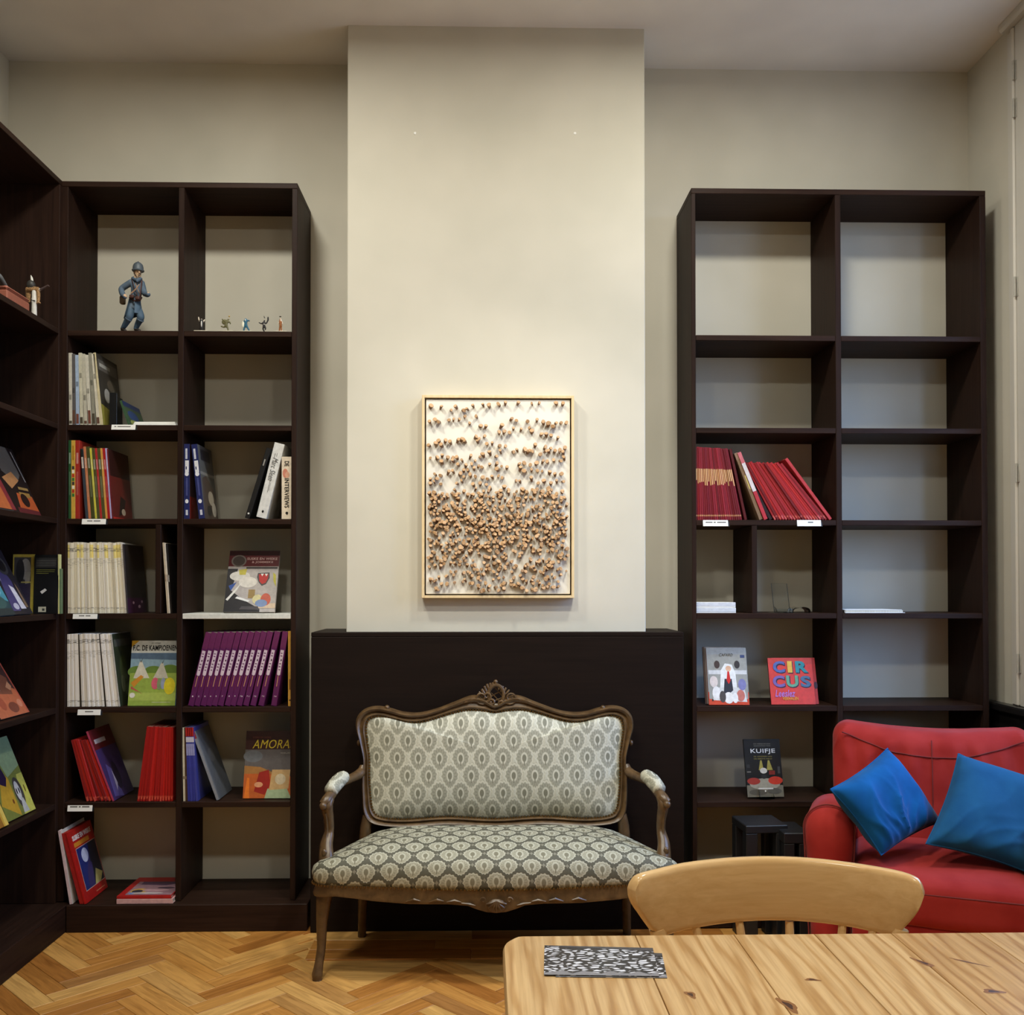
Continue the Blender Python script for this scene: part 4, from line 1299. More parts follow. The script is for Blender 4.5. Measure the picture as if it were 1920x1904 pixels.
def face_M(bl, br, top_py, z, Y, t, lean, turn=0.0):
    """book showing its cover: bottom corners at pixel columns bl, br, top edge at pixel row top_py, leaning back"""
    P0 = at(bl, proj((at(bl, 1100, Y).x, Y, z))[1], Y); P1 = at(br, proj((at(br, 1100, Y).x, Y, z))[1], Y)
    w = P1.x - P0.x
    lo, hi = 0.05, 0.5
    for _ in range(40):
        h = (lo + hi) / 2
        p = proj((P0.x + w / 2, Y + h * math.sin(lean), z + t * math.sin(lean) + h * math.cos(lean)))
        if p[1] > top_py: lo = h
        else: hi = h
    M = Matrix.Translation((P0.x, Y, z + t * math.sin(lean) + 0.0005)) @ Matrix.Rotation(turn, 4, 'Z') @ Matrix.Rotation(-lean, 4, 'X')
    return M, w, h
def face_book(name, label, cat, M, w, h, t, col, shapes, group=None, spine_left=True, c=0.0016, edge=None):
    o = thing(name, label, cat, M=M, group=group)
    b = MB(); b.bbox((0, 0, 0), (w, c, h), c * 0.3); b.bbox((0, t - c, 0), (w, t, h), c * 0.3)
    x = 0 if spine_left else w - c
    b.bbox((x, c, 0), (x + c, t - c, h), c * 0.3)
    me = bpy.data.meshes.new('cover'); me.from_pydata([tuple(v) for v in b.v], [], b.f); me.materials.append(cm(edge or col)); link_obj('cover', me, o)
    b = MB(); b.box((c if spine_left else 0.003, c, 0.002), (w - (0.003 if spine_left else c), t - c, h - 0.002))
    me = bpy.data.meshes.new('pages'); me.from_pydata([tuple(v) for v in b.v], [], b.f); me.materials.append(M_pages); link_obj('pages', me, o)
    cover_print(o, M_front(), w, h, [('r', 0.0, 0.0, 1, 1, col)] + shapes)
    return o
def put_text(o, body, x, z, w, h, col, bold=0.0, name='title_lettering', shear=0.0, y=-0.0012):
    return lettering(o, body, w, h, Matrix.Translation((x, y, z)), cm(col, 0.5), bold, name, shear)

def mat_spine_white(name, base, tint, seed):
    m = new_mat(name, base, 0.45, 0.4)
    tc = node(m, 'ShaderNodeTexCoord'); sp_ = node(m, 'ShaderNodeSeparateXYZ'); link(m, tc.outputs['Generated'], sp_.inputs[0])
    X.nt = m.node_tree
    z = X(sp_.outputs[2])
    oi = node(m, 'ShaderNodeObjectInfo')
    nz = node(m, 'ShaderNodeTexNoise'); nz.noise_dimensions = '2D'; nz.inputs['Scale'].default_value = 1.0; nz.inputs['Detail'].default_value = 2
    cb = node(m, 'ShaderNodeCombineXYZ'); link(m, (z * 130.0).v, cb.inputs[0]); link(m, (X(oi.outputs['Random']) * 50.0).v, cb.inputs[1]); link(m, cb.outputs[0], nz.inputs['Vector'])
    ink = sstep(0.50, 0.56, X(nz.outputs['Fac']))
    b1 = sstep(0.865, 0.87, z) * (1.0 - sstep(0.925, 0.93, z))
    rn = X(oi.outputs['Random'])
    b2 = sstep(0.0, 0.01, z - (0.62 + rn * 0.1)) * (1.0 - sstep(0.77, 0.775, z))
    b3 = sstep(0.055, 0.06, z) * (1.0 - sstep(0.085, 0.09, z))
    b4 = sstep(0.78, 0.785, z) * (1.0 - sstep(0.965, 0.97, z))
    c = mixc(m, (b4 * (X.op('GREATER_THAN', X.op('FRACT', rn * 7.0), 0.45))).v, base, tint)
    c = mixc(m, (X.op('MAXIMUM', b1 * 0.9, X.op('MAXIMUM', b2 * 0.35, b3 * 0.6)) * ink).v, c, (88, 84, 78))
    v = ramp(m, oi.outputs['Random'], [(0, (226, 222, 214)), (0.5, (250, 248, 244)), (1, (255, 255, 255))])
    c = mixc(m, 1.0, c, v, 'MULTIPLY')
    link(m, c, bsdf(m).inputs['Base Color'])
    return m
M_mag_cream = mat_spine_white('cream_magazine_spine', (238, 231, 213), (240, 222, 140), 1)
M_mag_white = mat_spine_white('white_magazine_spine', (238, 234, 230), (240, 236, 232), 2)
M_mag_dark = cm((60, 54, 46))
def mat_spine_gold(name, base, gold, z0, z1):
    m = new_mat(name, base, 0.35, 0.5)
    tc = node(m, 'ShaderNodeTexCoord'); sp_ = node(m, 'ShaderNodeSeparateXYZ'); link(m, tc.outputs['Generated'], sp_.inputs[0])
    X.nt = m.node_tree; z = X(sp_.outputs[2]); x = X(sp_.outputs[0])
    oi = node(m, 'ShaderNodeObjectInfo'); rn = X(oi.outputs['Random'])
    g = sstep(0.0, 0.01, z - (z0 - rn * 0.08)) * (1.0 - sstep(z1, z1 + 0.01, z)) * (1.0 - sstep(0.22, 0.3, X.op('ABSOLUTE', x - 0.5)))
    lab = sstep(0.05, 0.055, z) * (1.0 - sstep(0.07, 0.075, z))
    v = ramp(m, oi.outputs['Random'], [(0, (150, 140, 150)), (0.35, (215, 210, 215)), (0.7, (255, 255, 255)), (1, (190, 180, 200))])
    c = mixc(m, 1.0, base, v, 'MULTIPLY')
    c = mixc(m, X.op('MAXIMUM', g, lab * 0.5).v, c, gold)
    link(m, c, bsdf(m).inputs['Base Color'])
    return m
M_crimson = mat_spine_gold('crimson_spine_gold', (146, 36, 50), (214, 172, 120), 0.55, 0.70)
M_redspine = mat_spine_gold('red_spine', (186, 34, 30), (206, 90, 70), 0.05, 0.055)
M_redspine2 = mat_spine_gold('pinkish_red_spine', (178, 40, 46), (206, 100, 96), 0.05, 0.055)

SY = YF + 0.012      # where spines stand

# ---------------------------------------------------------------- corner bookcase, second row: old comics and a bookend
z = LZ[1]
cols = [(206, 200, 186), (96, 92, 92), (170, 188, 214), (206, 200, 178), (196, 190, 172), (212, 206, 190), (150, 146, 130), (218, 210, 190)]
lb = ['pale slim comic, leftmost in the leaning row by the bookend', 'dark slim comic, second in the leaning row by the bookend', 'pale blue slim comic in the leaning row by the bookend', 'cream slim comic, fourth in the leaning row by the bookend', 'cream slim comic, fifth in the leaning row by the bookend',
      'ivory slim comic, sixth in the leaning row by the bookend', 'grey-olive slim comic, seventh in the leaning row by the bookend', 'ivory slim comic, eighth in the leaning row by the bookend']
for k in range(8):
    f = k / 7
    spine_book('comic', lb[k], 'comic', 129.5 + 52 * f ** 1.1, 128.5 + 43 * f, z, 662 + (k % 3) * 2.0, 6.0, SY, cols[k], 'comics by the bookend', d=0.22,
               prints=[('r', 0.1, 0.02, 0.9, 0.06 + 0.05 * ((k * 3) % 4), (80 + 20 * (k % 3), 72, 58)), ('r', 0.15, 0.35 + 0.1 * ((k * 5) % 4), 0.85, 0.42 + 0.1 * ((k * 5) % 4), tuple(int(v_ * 0.72) for v_ in cols[k]))])
spine_book('comic', 'slim comic with a dark pictorial cover, last of the leaning row by the bookend', 'comic', 188, 174, z, 662, 5.5, SY, (214, 200, 160), 'comics by the bookend', d=0.22,
           right=[('r', 0, 0, 1, 1, (58, 54, 48)), ('r', 0.05, 0.78, 0.95, 0.93, (96, 92, 86)), ('p', [(0.0, 0.0), (0.6, 0.0), (0.4, 0.25), (0.0, 0.3)], (150, 140, 60)), ('e', 0.35, 0.45, 0.14, 0.1, (170, 166, 160)), ('e', 0.6, 0.62, 0.2, 0.08, (88, 80, 70)), ('r', 0.1, 0.83, 0.6, 0.88, (170, 168, 160))])
p0 = at(204, 790, 3.925)
be = thing('bookend', 'black metal bookend holding up the old comics', 'bookend', (p0.x, 3.93, z))
x_ = at(206, 760, 3.93).x; zt_ = at(206, 737, 3.93).z
b = MB(); b.bbox((x_, 3.925, z + 0.0005), (x_ + 0.030, 3.93, zt_), 0.001); b.bbox((x_, 3.93, z + 0.0005), (x_ + 0.002, 4.06, zt_), 0.0008); b.build('upright_plate', M_blackmetal, be)
b = MB(); b.bbox((x_ + 0.002, 3.931, z + 0.0004), (x_ + 0.034, 4.06, z + 0.002), 0.0008); b.build('foot_plate', M_blackmetal, be)
o, t_b, h_b = spine_book('comic', 'thin comic with a blue and green cover slumped beyond the bookend', 'comic', 241, 224, z, 752, 4.0, 3.95, (60, 90, 60), None, d=0.2,
           right=[('r', 0, 0, 1, 1, (60, 84, 60)), ('e', 0.4, 0.5, 0.3, 0.2, (40, 70, 130)), ('e', 0.5, 0.2, 0.4, 0.14, (150, 160, 90)), ('r', 0, 0.8, 1, 1, (30, 50, 100))])
p1, p2 = at(249, 790, 3.915), at(330, 790, 3.915)
st = thing('paper_stack', 'flat stack of white paper on the shelf right of the bookend', 'paper', ((p1.x + p2.x) / 2, 4.0, z))
for k in range(3):
    b = MB(); b.bbox((p1.x + 0.002 * k, 3.915 + 0.003 * k, z + 0.0005 + k * 0.0055), (p2.x - 0.003 * k, 4.12, z + 0.0005 + k * 0.0055 + 0.005), 0.0006); b.build('sheaf', M_paper, st)

# ---------------------------------------------------------------- third row: colourful comics, blue tomes, biographies
z = LZ[2]
spec = [(128.3, 128.3, 826, 5.2, (36, 82, 44), 'green comic spine, leftmost of the colourful row'), (133.6, 133.6, 826, 7.4, (214, 170, 70), 'yellow comic spine with coloured lettering, second of the colourful row'), (141.2, 141.2, 826, 7.6, (168, 48, 36), 'thick red comic spine, third of the colourful row'),
        (160.5, 150.5, 842, 4.6, (58, 66, 74), 'slate-grey comic spine with a pale sticker in the colourful row'), (166, 156, 838, 4.6, (206, 128, 84), 'orange comic spine in the colourful row'), (171.5, 161, 838, 6.4, (74, 76, 34), 'broad olive comic spine between orange and yellow'), (178.3, 167.8, 841, 3.6, (216, 206, 70), 'bright yellow comic spine in the colourful row'),
        (182.3, 172, 841, 5.2, (84, 82, 40), 'olive comic spine right of the bright yellow one'), (187.8, 177.6, 841, 4.0, (184, 44, 36), 'thin red comic spine right of the olive pair'), (192, 182, 841, 6.0, (84, 82, 40), 'olive comic spine between two red ones'), (198, 187.8, 841, 3.8, (222, 160, 70), 'golden comic spine near the right of the colourful row'), (202, 192, 841, 4.6, (176, 32, 34), 'red comic spine, third last of the colourful row'),
        (207, 197, 841, 2.8, (186, 178, 222), 'thin lavender comic spine, second last of the colourful row')]
for k, (xb, xt, pt, w, col, lab) in enumerate(spec):
    pr = [('r', 0.25, 0.70, 0.75, 0.84, tuple(min(255, int(c_ * 0.5 + 120)) for c_ in col)), ('r', 0.3, 0.30, 0.7, 0.60, tuple(min(255, int(c_ * 0.7 + 60)) for c_ in col))]
    if k == 1: pr = [('r', 0.2, 0.28 + 0.05 * j, 0.8, 0.32 + 0.05 * j, [(60, 120, 60), (190, 60, 40), (240, 236, 220), (60, 60, 60)][j % 4]) for j in range(8)] + [('r', 0.3, 0.75, 0.7, 0.93, (180, 130, 40))]
    if k == 3: pr = [('r', 0.1, 0.72, 0.9, 0.88, (206, 196, 186)), ('r', 0.1, 0.88, 0.9, 0.99, (30, 34, 30))]
    spine_book('comic', lab, 'comic', xb, xt, z, pt, w, SY, col, 'colourful comics', d=0.22, prints=pr)
spine_book('comic', 'dark red comic with its cover turned right, last of the colourful row', 'comic', 210, 200, z, 842, 2.5, SY, (110, 24, 22), 'colourful comics', d=0.215,
           right=[('r', 0, 0, 1, 1, (104, 30, 26)), ('r', 0, 0.62, 1, 1, (52, 20, 18)), ('p', [(0.3, 0.05), (0.55, 0.1), (0.7, 0.3), (0.45, 0.35)], (40, 26, 24)), ('e', 0.55, 0.12, 0.10, 0.05, (200, 180, 160)), ('r', 0.0, 0.0, 1, 0.03, (196, 40, 30))])
blue = (34, 40, 92)
def blue_sp(): return [('r', 0.25, 0.80, 0.6, 0.94, (206, 208, 220)), ('r', 0.2, 0.62, 0.85, 0.78, (232, 232, 236)), ('r', 0.3, 0.66, 0.5, 0.70, (34, 40, 92)), ('e', 0.5, 0.60, 0.35, 0.03, (232, 232, 236)), ('r', 0.35, 0.31, 0.65, 0.55, (70, 76, 130)), ('e', 0.5, 0.235, 0.3, 0.028, (236, 236, 240)), ('r', 0.3, 0.05, 0.7, 0.12, (200, 202, 214))]
spine_book('book', 'dark blue volume with white spine labels standing upright, left of its twin', 'book', 345, 345, z, 833, 10.5, SY, blue, 'pair of dark blue volumes', d=0.2, prints=blue_sp(), right=[('r', 0, 0, 1, 1, (60, 40, 44)), ('r', 0, 0, 1, 0.3, (130, 40, 30))])
spine_book('book', 'dark blue volume with white spine labels leaning against its twin, grey cover showing', 'book', 373, 358.5, z, 834, 11, SY, blue, 'pair of dark blue volumes', d=0.2, prints=blue_sp(),
           right=[('r', 0, 0, 1, 1, (96, 96, 94)), ('r', 0.15, 0.80, 0.8, 0.95, (40, 42, 50)), ('r', 0.0, 0.60, 1, 0.64, (140, 138, 132)), ('p', [(0, 0), (1, 0), (0.9, 0.4), (0.4, 0.6), (0.1, 0.55)], (84, 70, 62)), ('e', 0.6, 0.3, 0.2, 0.1, (190, 178, 160)), ('e', 0.4, 0.12, 0.16, 0.07, (40, 38, 38)), ('e', 0.75, 0.15, 0.15, 0.1, (200, 190, 176))])
o, t_b, h_b = spine_book('book', 'black hardback leaning right behind the white biography', 'book', 459, 500, z, 842, 8.5, SY, (22, 20, 20), None, d=0.2, prints=[('r', 0.3, 0.75, 0.6, 0.84, (150, 146, 140)), ('e', 0.5, 0.07, 0.22, 0.012, (220, 220, 214))], c=0.002)
o, t_b, h_b = spine_book('book', 'thick white biography leaning right with grey handwritten spine title', 'book', 480.5, 515, z, 834, 19, SY, (218, 216, 212), None, d=0.2, split=True, c=0.002, prints=[('r', 0.45, 0.34, 0.50, 0.50, (120, 118, 116)), ('r', 0.56, 0.36, 0.60, 0.47, (150, 148, 146)), ('e', 0.5, 0.085, 0.1, 0.018, (14, 14, 14)), ('r', 0.30, 0.80, 0.36, 0.86, (130, 128, 126)), ('r', 0.5, 0.82, 0.55, 0.87, (130, 128, 126))])
def spine_text(o, body, t, z_top, length, xh, col, bold=0.0, x=None, shear=0.0):
    """lettering running down the spine"""
    x = t * 0.5 - xh / 2 if x is None else x
    return lettering(o, body, length, xh, Matrix.Translation((x, -0.0006, z_top)) @ Matrix.Rotation(R(90), 4, 'Y'), cm(col, 0.5), bold, 'spine_lettering', shear)
spine_text(o, 'Marc Sleen', t_b, h_b * 0.80, h_b * 0.30, t_b * 0.55, (92, 92, 94), 0.0, shear=0.3)
o, t_b, h_b = spine_book('book', 'cream paperback of interviews with black lettering at the cell\'s right end', 'book', 528, 528, z, 857, 19.5, SY, (222, 206, 184), None, d=0.2, split=True, prints=[('e', 0.35, 0.735, 0.25, 0.075, (204, 130, 108)), ('e', 0.55, 0.71, 0.22, 0.05, (214, 160, 134)), ('e', 0.5, 0.095, 0.13, 0.022, (20, 18, 16)), ('p', [(0.5, 0.10), (0.63, 0.09), (0.5, 0.055)], (20, 18, 16))])
spine_text(o, 'DE', t_b, h_b * 0.93, h_b * 0.085, t_b * 0.42, (30, 28, 26), 0.02)
spine_text(o, 'INTERVIEWS', t_b, h_b * 0.655, h_b * 0.475, t_b * 0.42, (30, 28, 26), 0.02)

# ---------------------------------------------------------------- fourth row: cream magazines
z = LZ[3]
run('magazine', 'cream magazine with banded spine, %s from the left in the fourth shelf row', 'magazine', 'cream magazines in the fourth row', 30, (127, 234), (127, 225.5), z, 1018, 3.55, SY, None, 0.8, mts=[M_mag_cream] * 9 + [M_mag_white])
spine_book('magazine', 'dark purple magazine cover closing the cream row', 'magazine', 238, 229.5, z, 1021, 2.5, SY, (70, 62, 60), None, d=0.215,
           right=[('r', 0, 0, 1, 1, (44, 38, 36)), ('r', 0, 0, 1, 0.22, (66, 34, 58)), ('e', 0.3, 0.15, 0.05, 0.02, (190, 150, 170)), ('e', 0.6, 0.09, 0.06, 0.025, (190, 150, 170)), ('e', 0.75, 0.16, 0.05, 0.02, (180, 140, 160))])
for k, (xb, xt, w, col, lab) in enumerate(((313.5, 304.5, 2.6, (206, 188, 164), 'pale slim comic, leftmost of the three right of the short divider'), (316.5, 307.5, 2.6, (224, 214, 200), 'ivory slim comic, middle of the three right of the short divider'), (319.5, 311, 3.0, (34, 28, 26), 'black slim comic, last of the three right of the short divider'))):
    spine_book('comic', lab, 'comic', xb, xt, z, 1018 + k, w, SY, col, 'three slim comics', d=0.2, prints=[('r', 0.3, 0.45, 0.7, 0.55, (190, 186, 180) if k == 2 else (120, 90, 70))])
# comic album facing us on the white shelf
M, w, h = face_M(418.5, 515, 1033.5, z, 3.935, 0.012, R(22))
o = face_book('comic_album', 'comic album with dark red banner standing on the white shelf', 'comic album', M, w, h, 0.012, (176, 168, 166), [
    ('r', 0, 0.74, 1, 1, (92, 22, 26)), ('r', 0, 0.92, 1, 1, (58, 20, 24)), ('e', 0.20, 0.83, 0.15, 0.10, (120, 112, 106)), ('e', 0.20, 0.83, 0.12, 0.08, (70, 58, 54)), ('r', 0.36, 0.70, 0.98, 0.73, (60, 54, 54)),
    ('p', [(0, 0), (0, 0.7), (0.2, 0.7), (0.15, 0.5), (0.1, 0.35), (0.35, 0.2), (0.7, 0.05), (0.7, 0)], (34, 32, 36)),
    ('p', [(0.6, 0.63), (0.83, 0.64), (0.84, 0.55), (0.78, 0.45), (0.70, 0.42), (0.63, 0.48), (0.59, 0.56)], (70, 66, 66)), ('p', [(0.62, 0.61), (0.81, 0.62), (0.81, 0.55), (0.77, 0.47), (0.70, 0.45), (0.64, 0.50)], (178, 36, 32)), ('p', [(0.66, 0.62), (0.72, 0.62), (0.69, 0.575)], (230, 226, 222)), ('p', [(0.74, 0.62), (0.80, 0.62), (0.77, 0.575)], (230, 226, 222)),
    ('e', 0.25, 0.58, 0.20, 0.08, (206, 202, 196)), ('e', 0.42, 0.48, 0.18, 0.09, (216, 210, 204)), ('p', [(0.22, 0.68), (0.38, 0.70), (0.36, 0.60), (0.24, 0.60)], (188, 176, 70)), ('p', [(0.02, 0.2), (0.3, 0.48), (0.22, 0.35), (0.06, 0.18)], (222, 220, 216)), ('p', [(0.05, 0.42), (0.2, 0.48), (0.1, 0.34)], (50, 80, 150)),
    ('r', 0.45, 0.22, 0.58, 0.36, (150, 124, 76)), ('p', [(0.2, 0.22), (0.24, 0.25), (0.5, 0.18), (0.46, 0.16)], (226, 226, 226)), ('p', [(0.9, 0.64), (0.96, 0.6), (0.98, 0.4), (0.92, 0.5)], (188, 178, 60)), ('r', 0.62, 0.06, 1.0, 0.14, (206, 182, 158)), ('e', 0.64, 0.2, 0.1, 0.08, (206, 196, 150)), ('e', 0.8, 0.2, 0.1, 0.1, (190, 90, 70)), ('e', 0.72, 0.14, 0.12, 0.06, (120, 140, 180)), ('p', [(0.3, 0.04), (0.7, 0.03), (0.66, 0.09), (0.34, 0.09)], (70, 66, 70))])
put_text(o, 'SUSKE EN WISKE', 0.36 * w, 0.845 * h, 0.60 * w, 0.04 * h, (206, 170, 166), 0.02)
put_text(o, '& JOMMEKE', 0.46 * w, 0.785 * h, 0.42 * w, 0.04 * h, (206, 170, 166), 0.02)

# ---------------------------------------------------------------- fifth row: white magazines, football album, purple set
z = LZ[4]
run('magazine', 'white magazine spine, %s from the left in the fifth shelf row', 'magazine', 'white magazines in the fifth row', 25, (126, 219), (126, 203.5), z, 1189.5, 3.8, SY, None, 0.6, mts=[M_mag_white] * 6 + [M_mag_dark] + [M_mag_white] * 5)
spine_book('magazine', 'dark green magazine cover closing the white row', 'magazine', 223, 207, z, 1190, 2.5, SY, (200, 196, 190), None, d=0.20,
           right=[('r', 0, 0, 1, 1, (50, 56, 38)), ('r', 0.05, 0.82, 0.95, 0.92, (84, 84, 76)), ('e', 0.4, 0.5, 0.2, 0.2, (64, 74, 44)), ('e', 0.6, 0.2, 0.25, 0.1, (76, 84, 56)), ('e', 0.3, 0.3, 0.1, 0.12, (92, 98, 74))])
M, w, h = face_M(239.5, 328, 1202, z, 3.925, 0.010, R(10))
o = face_book('comic_album', 'football comic album with green meadow and white tents facing the room', 'comic album', M, w, h, 0.010, (92, 116, 140), [
    ('r', 0, 0.81, 1, 1, (206, 208, 204)), ('p', [(0, 1), (0.16, 1), (0, 0.9)], (196, 150, 40)), ('p', [(0, 0.81), (1, 0.81), (1, 0.70), (0, 0.72)], (84, 104, 128)), ('p', [(0, 0.72), (1, 0.70), (1, 0.5), (0, 0.5)], (136, 164, 180)),
    ('e', 0.15, 0.52, 0.2, 0.09, (104, 132, 60)), ('e', 0.5, 0.53, 0.2, 0.08, (100, 128, 56)), ('e', 0.85, 0.54, 0.2, 0.09, (98, 124, 52)), ('r', 0, 0, 1, 0.5, (150, 172, 76)), ('r', 0, 0.08, 1, 0.2, (170, 188, 92)),
    ('p', [(0.08, 0.42), (0.2, 0.68), (0.24, 0.68), (0.42, 0.42)], (212, 206, 190)), ('p', [(0.5, 0.42), (0.66, 0.66), (0.69, 0.66), (0.82, 0.42)], (198, 194, 180)), ('p', [(0.16, 0.76), (0.21, 0.67), (0.27, 0.75), (0.225, 0.66)], (60, 60, 62)), ('p', [(0.6, 0.73), (0.67, 0.65), (0.73, 0.73), (0.68, 0.64)], (60, 60, 62)),
    ('p', [(0.03, 0.35), (0.24, 0.47), (0.30, 0.44), (0.1, 0.28)], (206, 140, 50)), ('p', [(0.04, 0.26), (0.25, 0.2), (0.3, 0.17), (0.04, 0.3)], (196, 84, 84)), ('e', 0.55, 0.34, 0.08, 0.09, (212, 98, 120)), ('e', 0.64, 0.33, 0.05, 0.09, (130, 150, 110)), ('e', 0.72, 0.34, 0.05, 0.09, (150, 160, 190)), ('e', 0.86, 0.3, 0.12, 0.13, (222, 206, 50)), ('e', 0.08, 0.16, 0.06, 0.04, (226, 222, 210)), ('r', 0.5, 0.05, 0.9, 0.055, (226, 226, 200))])
put_text(o, 'F.C. DE KAMPIOENEN', 0.035 * w, 0.845 * h, 0.95 * w, 0.085 * h, (14, 14, 14), 0.02)
put_text(o, 'HEC LEEMANS', 0.42 * w, 0.955 * h, 0.2 * w, 0.014 * h, (90, 90, 90))
xbs = [352.5, 364, 375.6, 386, 396.6, 408, 421, 431.5, 443, 455.5, 469, 484, 508]
xts = [386, 397, 408, 420, 431, 443, 455, 467, 479, 490.5, 502, 515.5, 530]
words_ = ['first', 'second', 'third', 'fourth', 'fifth', 'sixth', 'seventh', 'eighth', 'ninth', 'tenth', 'eleventh', 'twelfth']
for k in range(13):
    lab = ('purple hardback, %s from the left of the leaning purple set' % words_[k]) if k < 12 else 'purple hardback standing apart at the right end of the purple set'
    o, t_b, h_b = spine_book('book', lab, 'book', xbs[k], xts[k], z, 1188 - k * 0.2, 10.3, SY, (92, 30, 84), 'leaning purple hardbacks', d=0.2, c=0.002, prints=[
        ('r', 0.0, 0.78, 1, 1, (104, 38, 84)), ('r', 0.18, 0.44, 0.78, 0.75, (214, 196, 208)), ('e', 0.48, 0.43, 0.30, 0.022, (214, 196, 208)), ('r', 0.40, 0.26, 0.52, 0.40, (206, 150, 110)), ('r', 0.0, 0.2, 0.08, 0.44, (120, 40, 80)),
        ('r', 0.3, 0.70, 0.6, 0.712, (92, 30, 84)), ('r', 0.3, 0.665, 0.66, 0.677, (92, 30, 84)), ('e', 0.55, 0.615, 0.12, 0.014, (70, 20, 60)), ('r', 0.3, 0.56, 0.62, 0.572, (92, 30, 84)), ('r', 0.3, 0.52, 0.62, 0.532, (92, 30, 84)), ('r', 0.34, 0.48, 0.62, 0.492, (92, 30, 84))])
    lettering(o, str([1, 2, 3, 4, 5, 7, 8, 9, 10, 11, 12, 13, 14][k]), t_b * (0.22 if k < 8 else 0.4), 0.0055, Matrix.Translation((t_b * 0.32, -0.0008, h_b * 0.12)), cm((220, 210, 216), 0.5), 0.02, 'volume_number')
spine_book('book', 'slim golden-yellow book at the right end beside the purple set', 'book', 540, 540, z, 1184, 7.0, SY, (196, 146, 60), None, d=0.2, prints=[('r', 0.3, 0.22, 0.7, 0.36, (120, 80, 30)), ('e', 0.5, 0.08, 0.25, 0.012, (90, 60, 30))])

# ---------------------------------------------------------------- sixth row
z = LZ[5]
run('comic', 'thin red comic leaning left in the sixth row, %s from the left', 'comic', 'red comics leaning left', 7, (162, 204), (133, 160), z, (1388, 1390), 5.6, SY, None, 1.0, mts=[M_redspine])
spine_book('comic', 'comic with a dark violet cover leaning on the thin red ones', 'comic', 211, 161, z, 1373, 3.6, SY, (182, 60, 90), None, d=0.215,
           right=[('r', 0, 0, 1, 1, (62, 44, 92)), ('r', 0, 0.72, 1, 1, (96, 24, 30)), ('r', 0.1, 0.80, 0.6, 0.86, (190, 176, 176)), ('p', [(0.1, 0.05), (0.5, 0.0), (0.4, 0.4), (0.2, 0.5)], (90, 80, 150)), ('e', 0.5, 0.3, 0.14, 0.2, (44, 34, 60)), ('p', [(0.3, 0.1), (0.42, 0.2), (0.36, 0.4)], (176, 170, 210))])
run('comic', 'thin red comic right of the violet cover in the sixth row, %s of its block', 'comic', 'red comics standing right', 13, (257, 319.5), (275.5, 320.5), z, (1364, 1365), 4.5, SY, None, 0.8, mts=[M_redspine])
for k, (xb, xt, col, lab) in enumerate(((343.5, 341.3, (206, 196, 172), 'cream comic spine, leftmost beside the blue-spined comics'), (347.5, 345, (70, 48, 34), 'brown comic spine between the cream one and the blue ones'), (352, 347.5, (52, 56, 140), 'blue comic spine with red head, first of four'), (357, 351, (60, 64, 150), 'blue comic spine with red head, second of four'), (362, 354.5, (52, 56, 140), 'blue comic spine with red head, third of four'), (367, 358, (64, 68, 150), 'blue comic spine with red head, last of four'))):
    spine_book('comic', lab, 'comic', xb, xt, z, 1365, 4.4 if k > 1 else 4.0, SY, col, 'comics with blue spines', d=0.21,
               prints=[('r', 0, 0.88, 1, 1, (170, 36, 34)), ('r', 0.1, 0.80, 0.9, 0.87, (206, 200, 214)), ('r', 0.1, 0.62, 0.9, 0.78, (150, 150, 196))] if k > 1 else [('r', 0.2, 0.3, 0.8, 0.34, (120, 100, 80))])
spine_book('book', 'large thin silver-grey book leaning steeply in the sixth row', 'book', 406, 360, z, 1374, 5.0, SY + 0.01, (140, 142, 150), None, d=0.2, right=[('r', 0, 0, 1, 1, (92, 96, 106)), ('r', 0, 0, 0.06, 1, (120, 124, 132)), ('e', 0.5, 0.6, 0.2, 0.1, (110, 112, 120))], prints=[('r', 0, 0.9, 1, 1, (150, 60, 60))])
M, w, h = face_M(455, 556, 1371, z, 3.945, 0.014, R(13))
o = face_book('comic_album', 'dark comic album with yellow scrawled title and orange sunset in the sixth row', 'comic album', M, w, h, 0.014, (66, 60, 62), [
    ('r', 0, 0.72, 1, 1, (52, 18, 16)), ('p', [(0, 0.72), (1, 0.72), (1, 0.4), (0, 0.4)], (94, 88, 88)), ('p', [(0, 0.45), (0.35, 0.40), (1, 0.3), (1, 0.0), (0, 0)], (186, 92, 40)), ('p', [(0, 0.48), (0.3, 0.46), (0.6, 0.36), (0, 0.36)], (160, 112, 60)), ('e', 0.15, 0.62, 0.18, 0.09, (104, 106, 112)),
    ('p', [(0.2, 0.1), (0.28, 0.38), (0.46, 0.42), (0.5, 0.2), (0.4, 0.05)], (150, 36, 28)), ('p', [(0.4, 0.0), (0.45, 0.14), (0.8, 0.16), (0.9, 0.0)], (160, 176, 140)), ('p', [(0.48, 0.12), (0.52, 0.42), (0.86, 0.42), (0.84, 0.14)], (196, 160, 110)), ('e', 0.68, 0.28, 0.1, 0.08, (206, 190, 160)), ('p', [(0.02, 0), (0.06, 0.3), (0.1, 0.3), (0.12, 0)], (226, 120, 40)), ('e', 0.28, 0.2, 0.08, 0.04, (214, 150, 110)), ('e', 0.97, 0.06, 0.02, 0.02, (220, 214, 200))], edge=(40, 24, 22))
put_text(o, 'SUSKE EN WISKE', 0.13 * w, 0.885 * h, 0.34 * w, 0.028 * h, (120, 60, 50), 0.0)
put_text(o, 'AMORAS', 0.13 * w, 0.735 * h, 0.80 * w, 0.13 * h, (200, 176, 40), 0.0, shear=0.25)
put_text(o, 'WIELAND', 0.66 * w, 0.655 * h, 0.24 * w, 0.022 * h, (170, 166, 160))

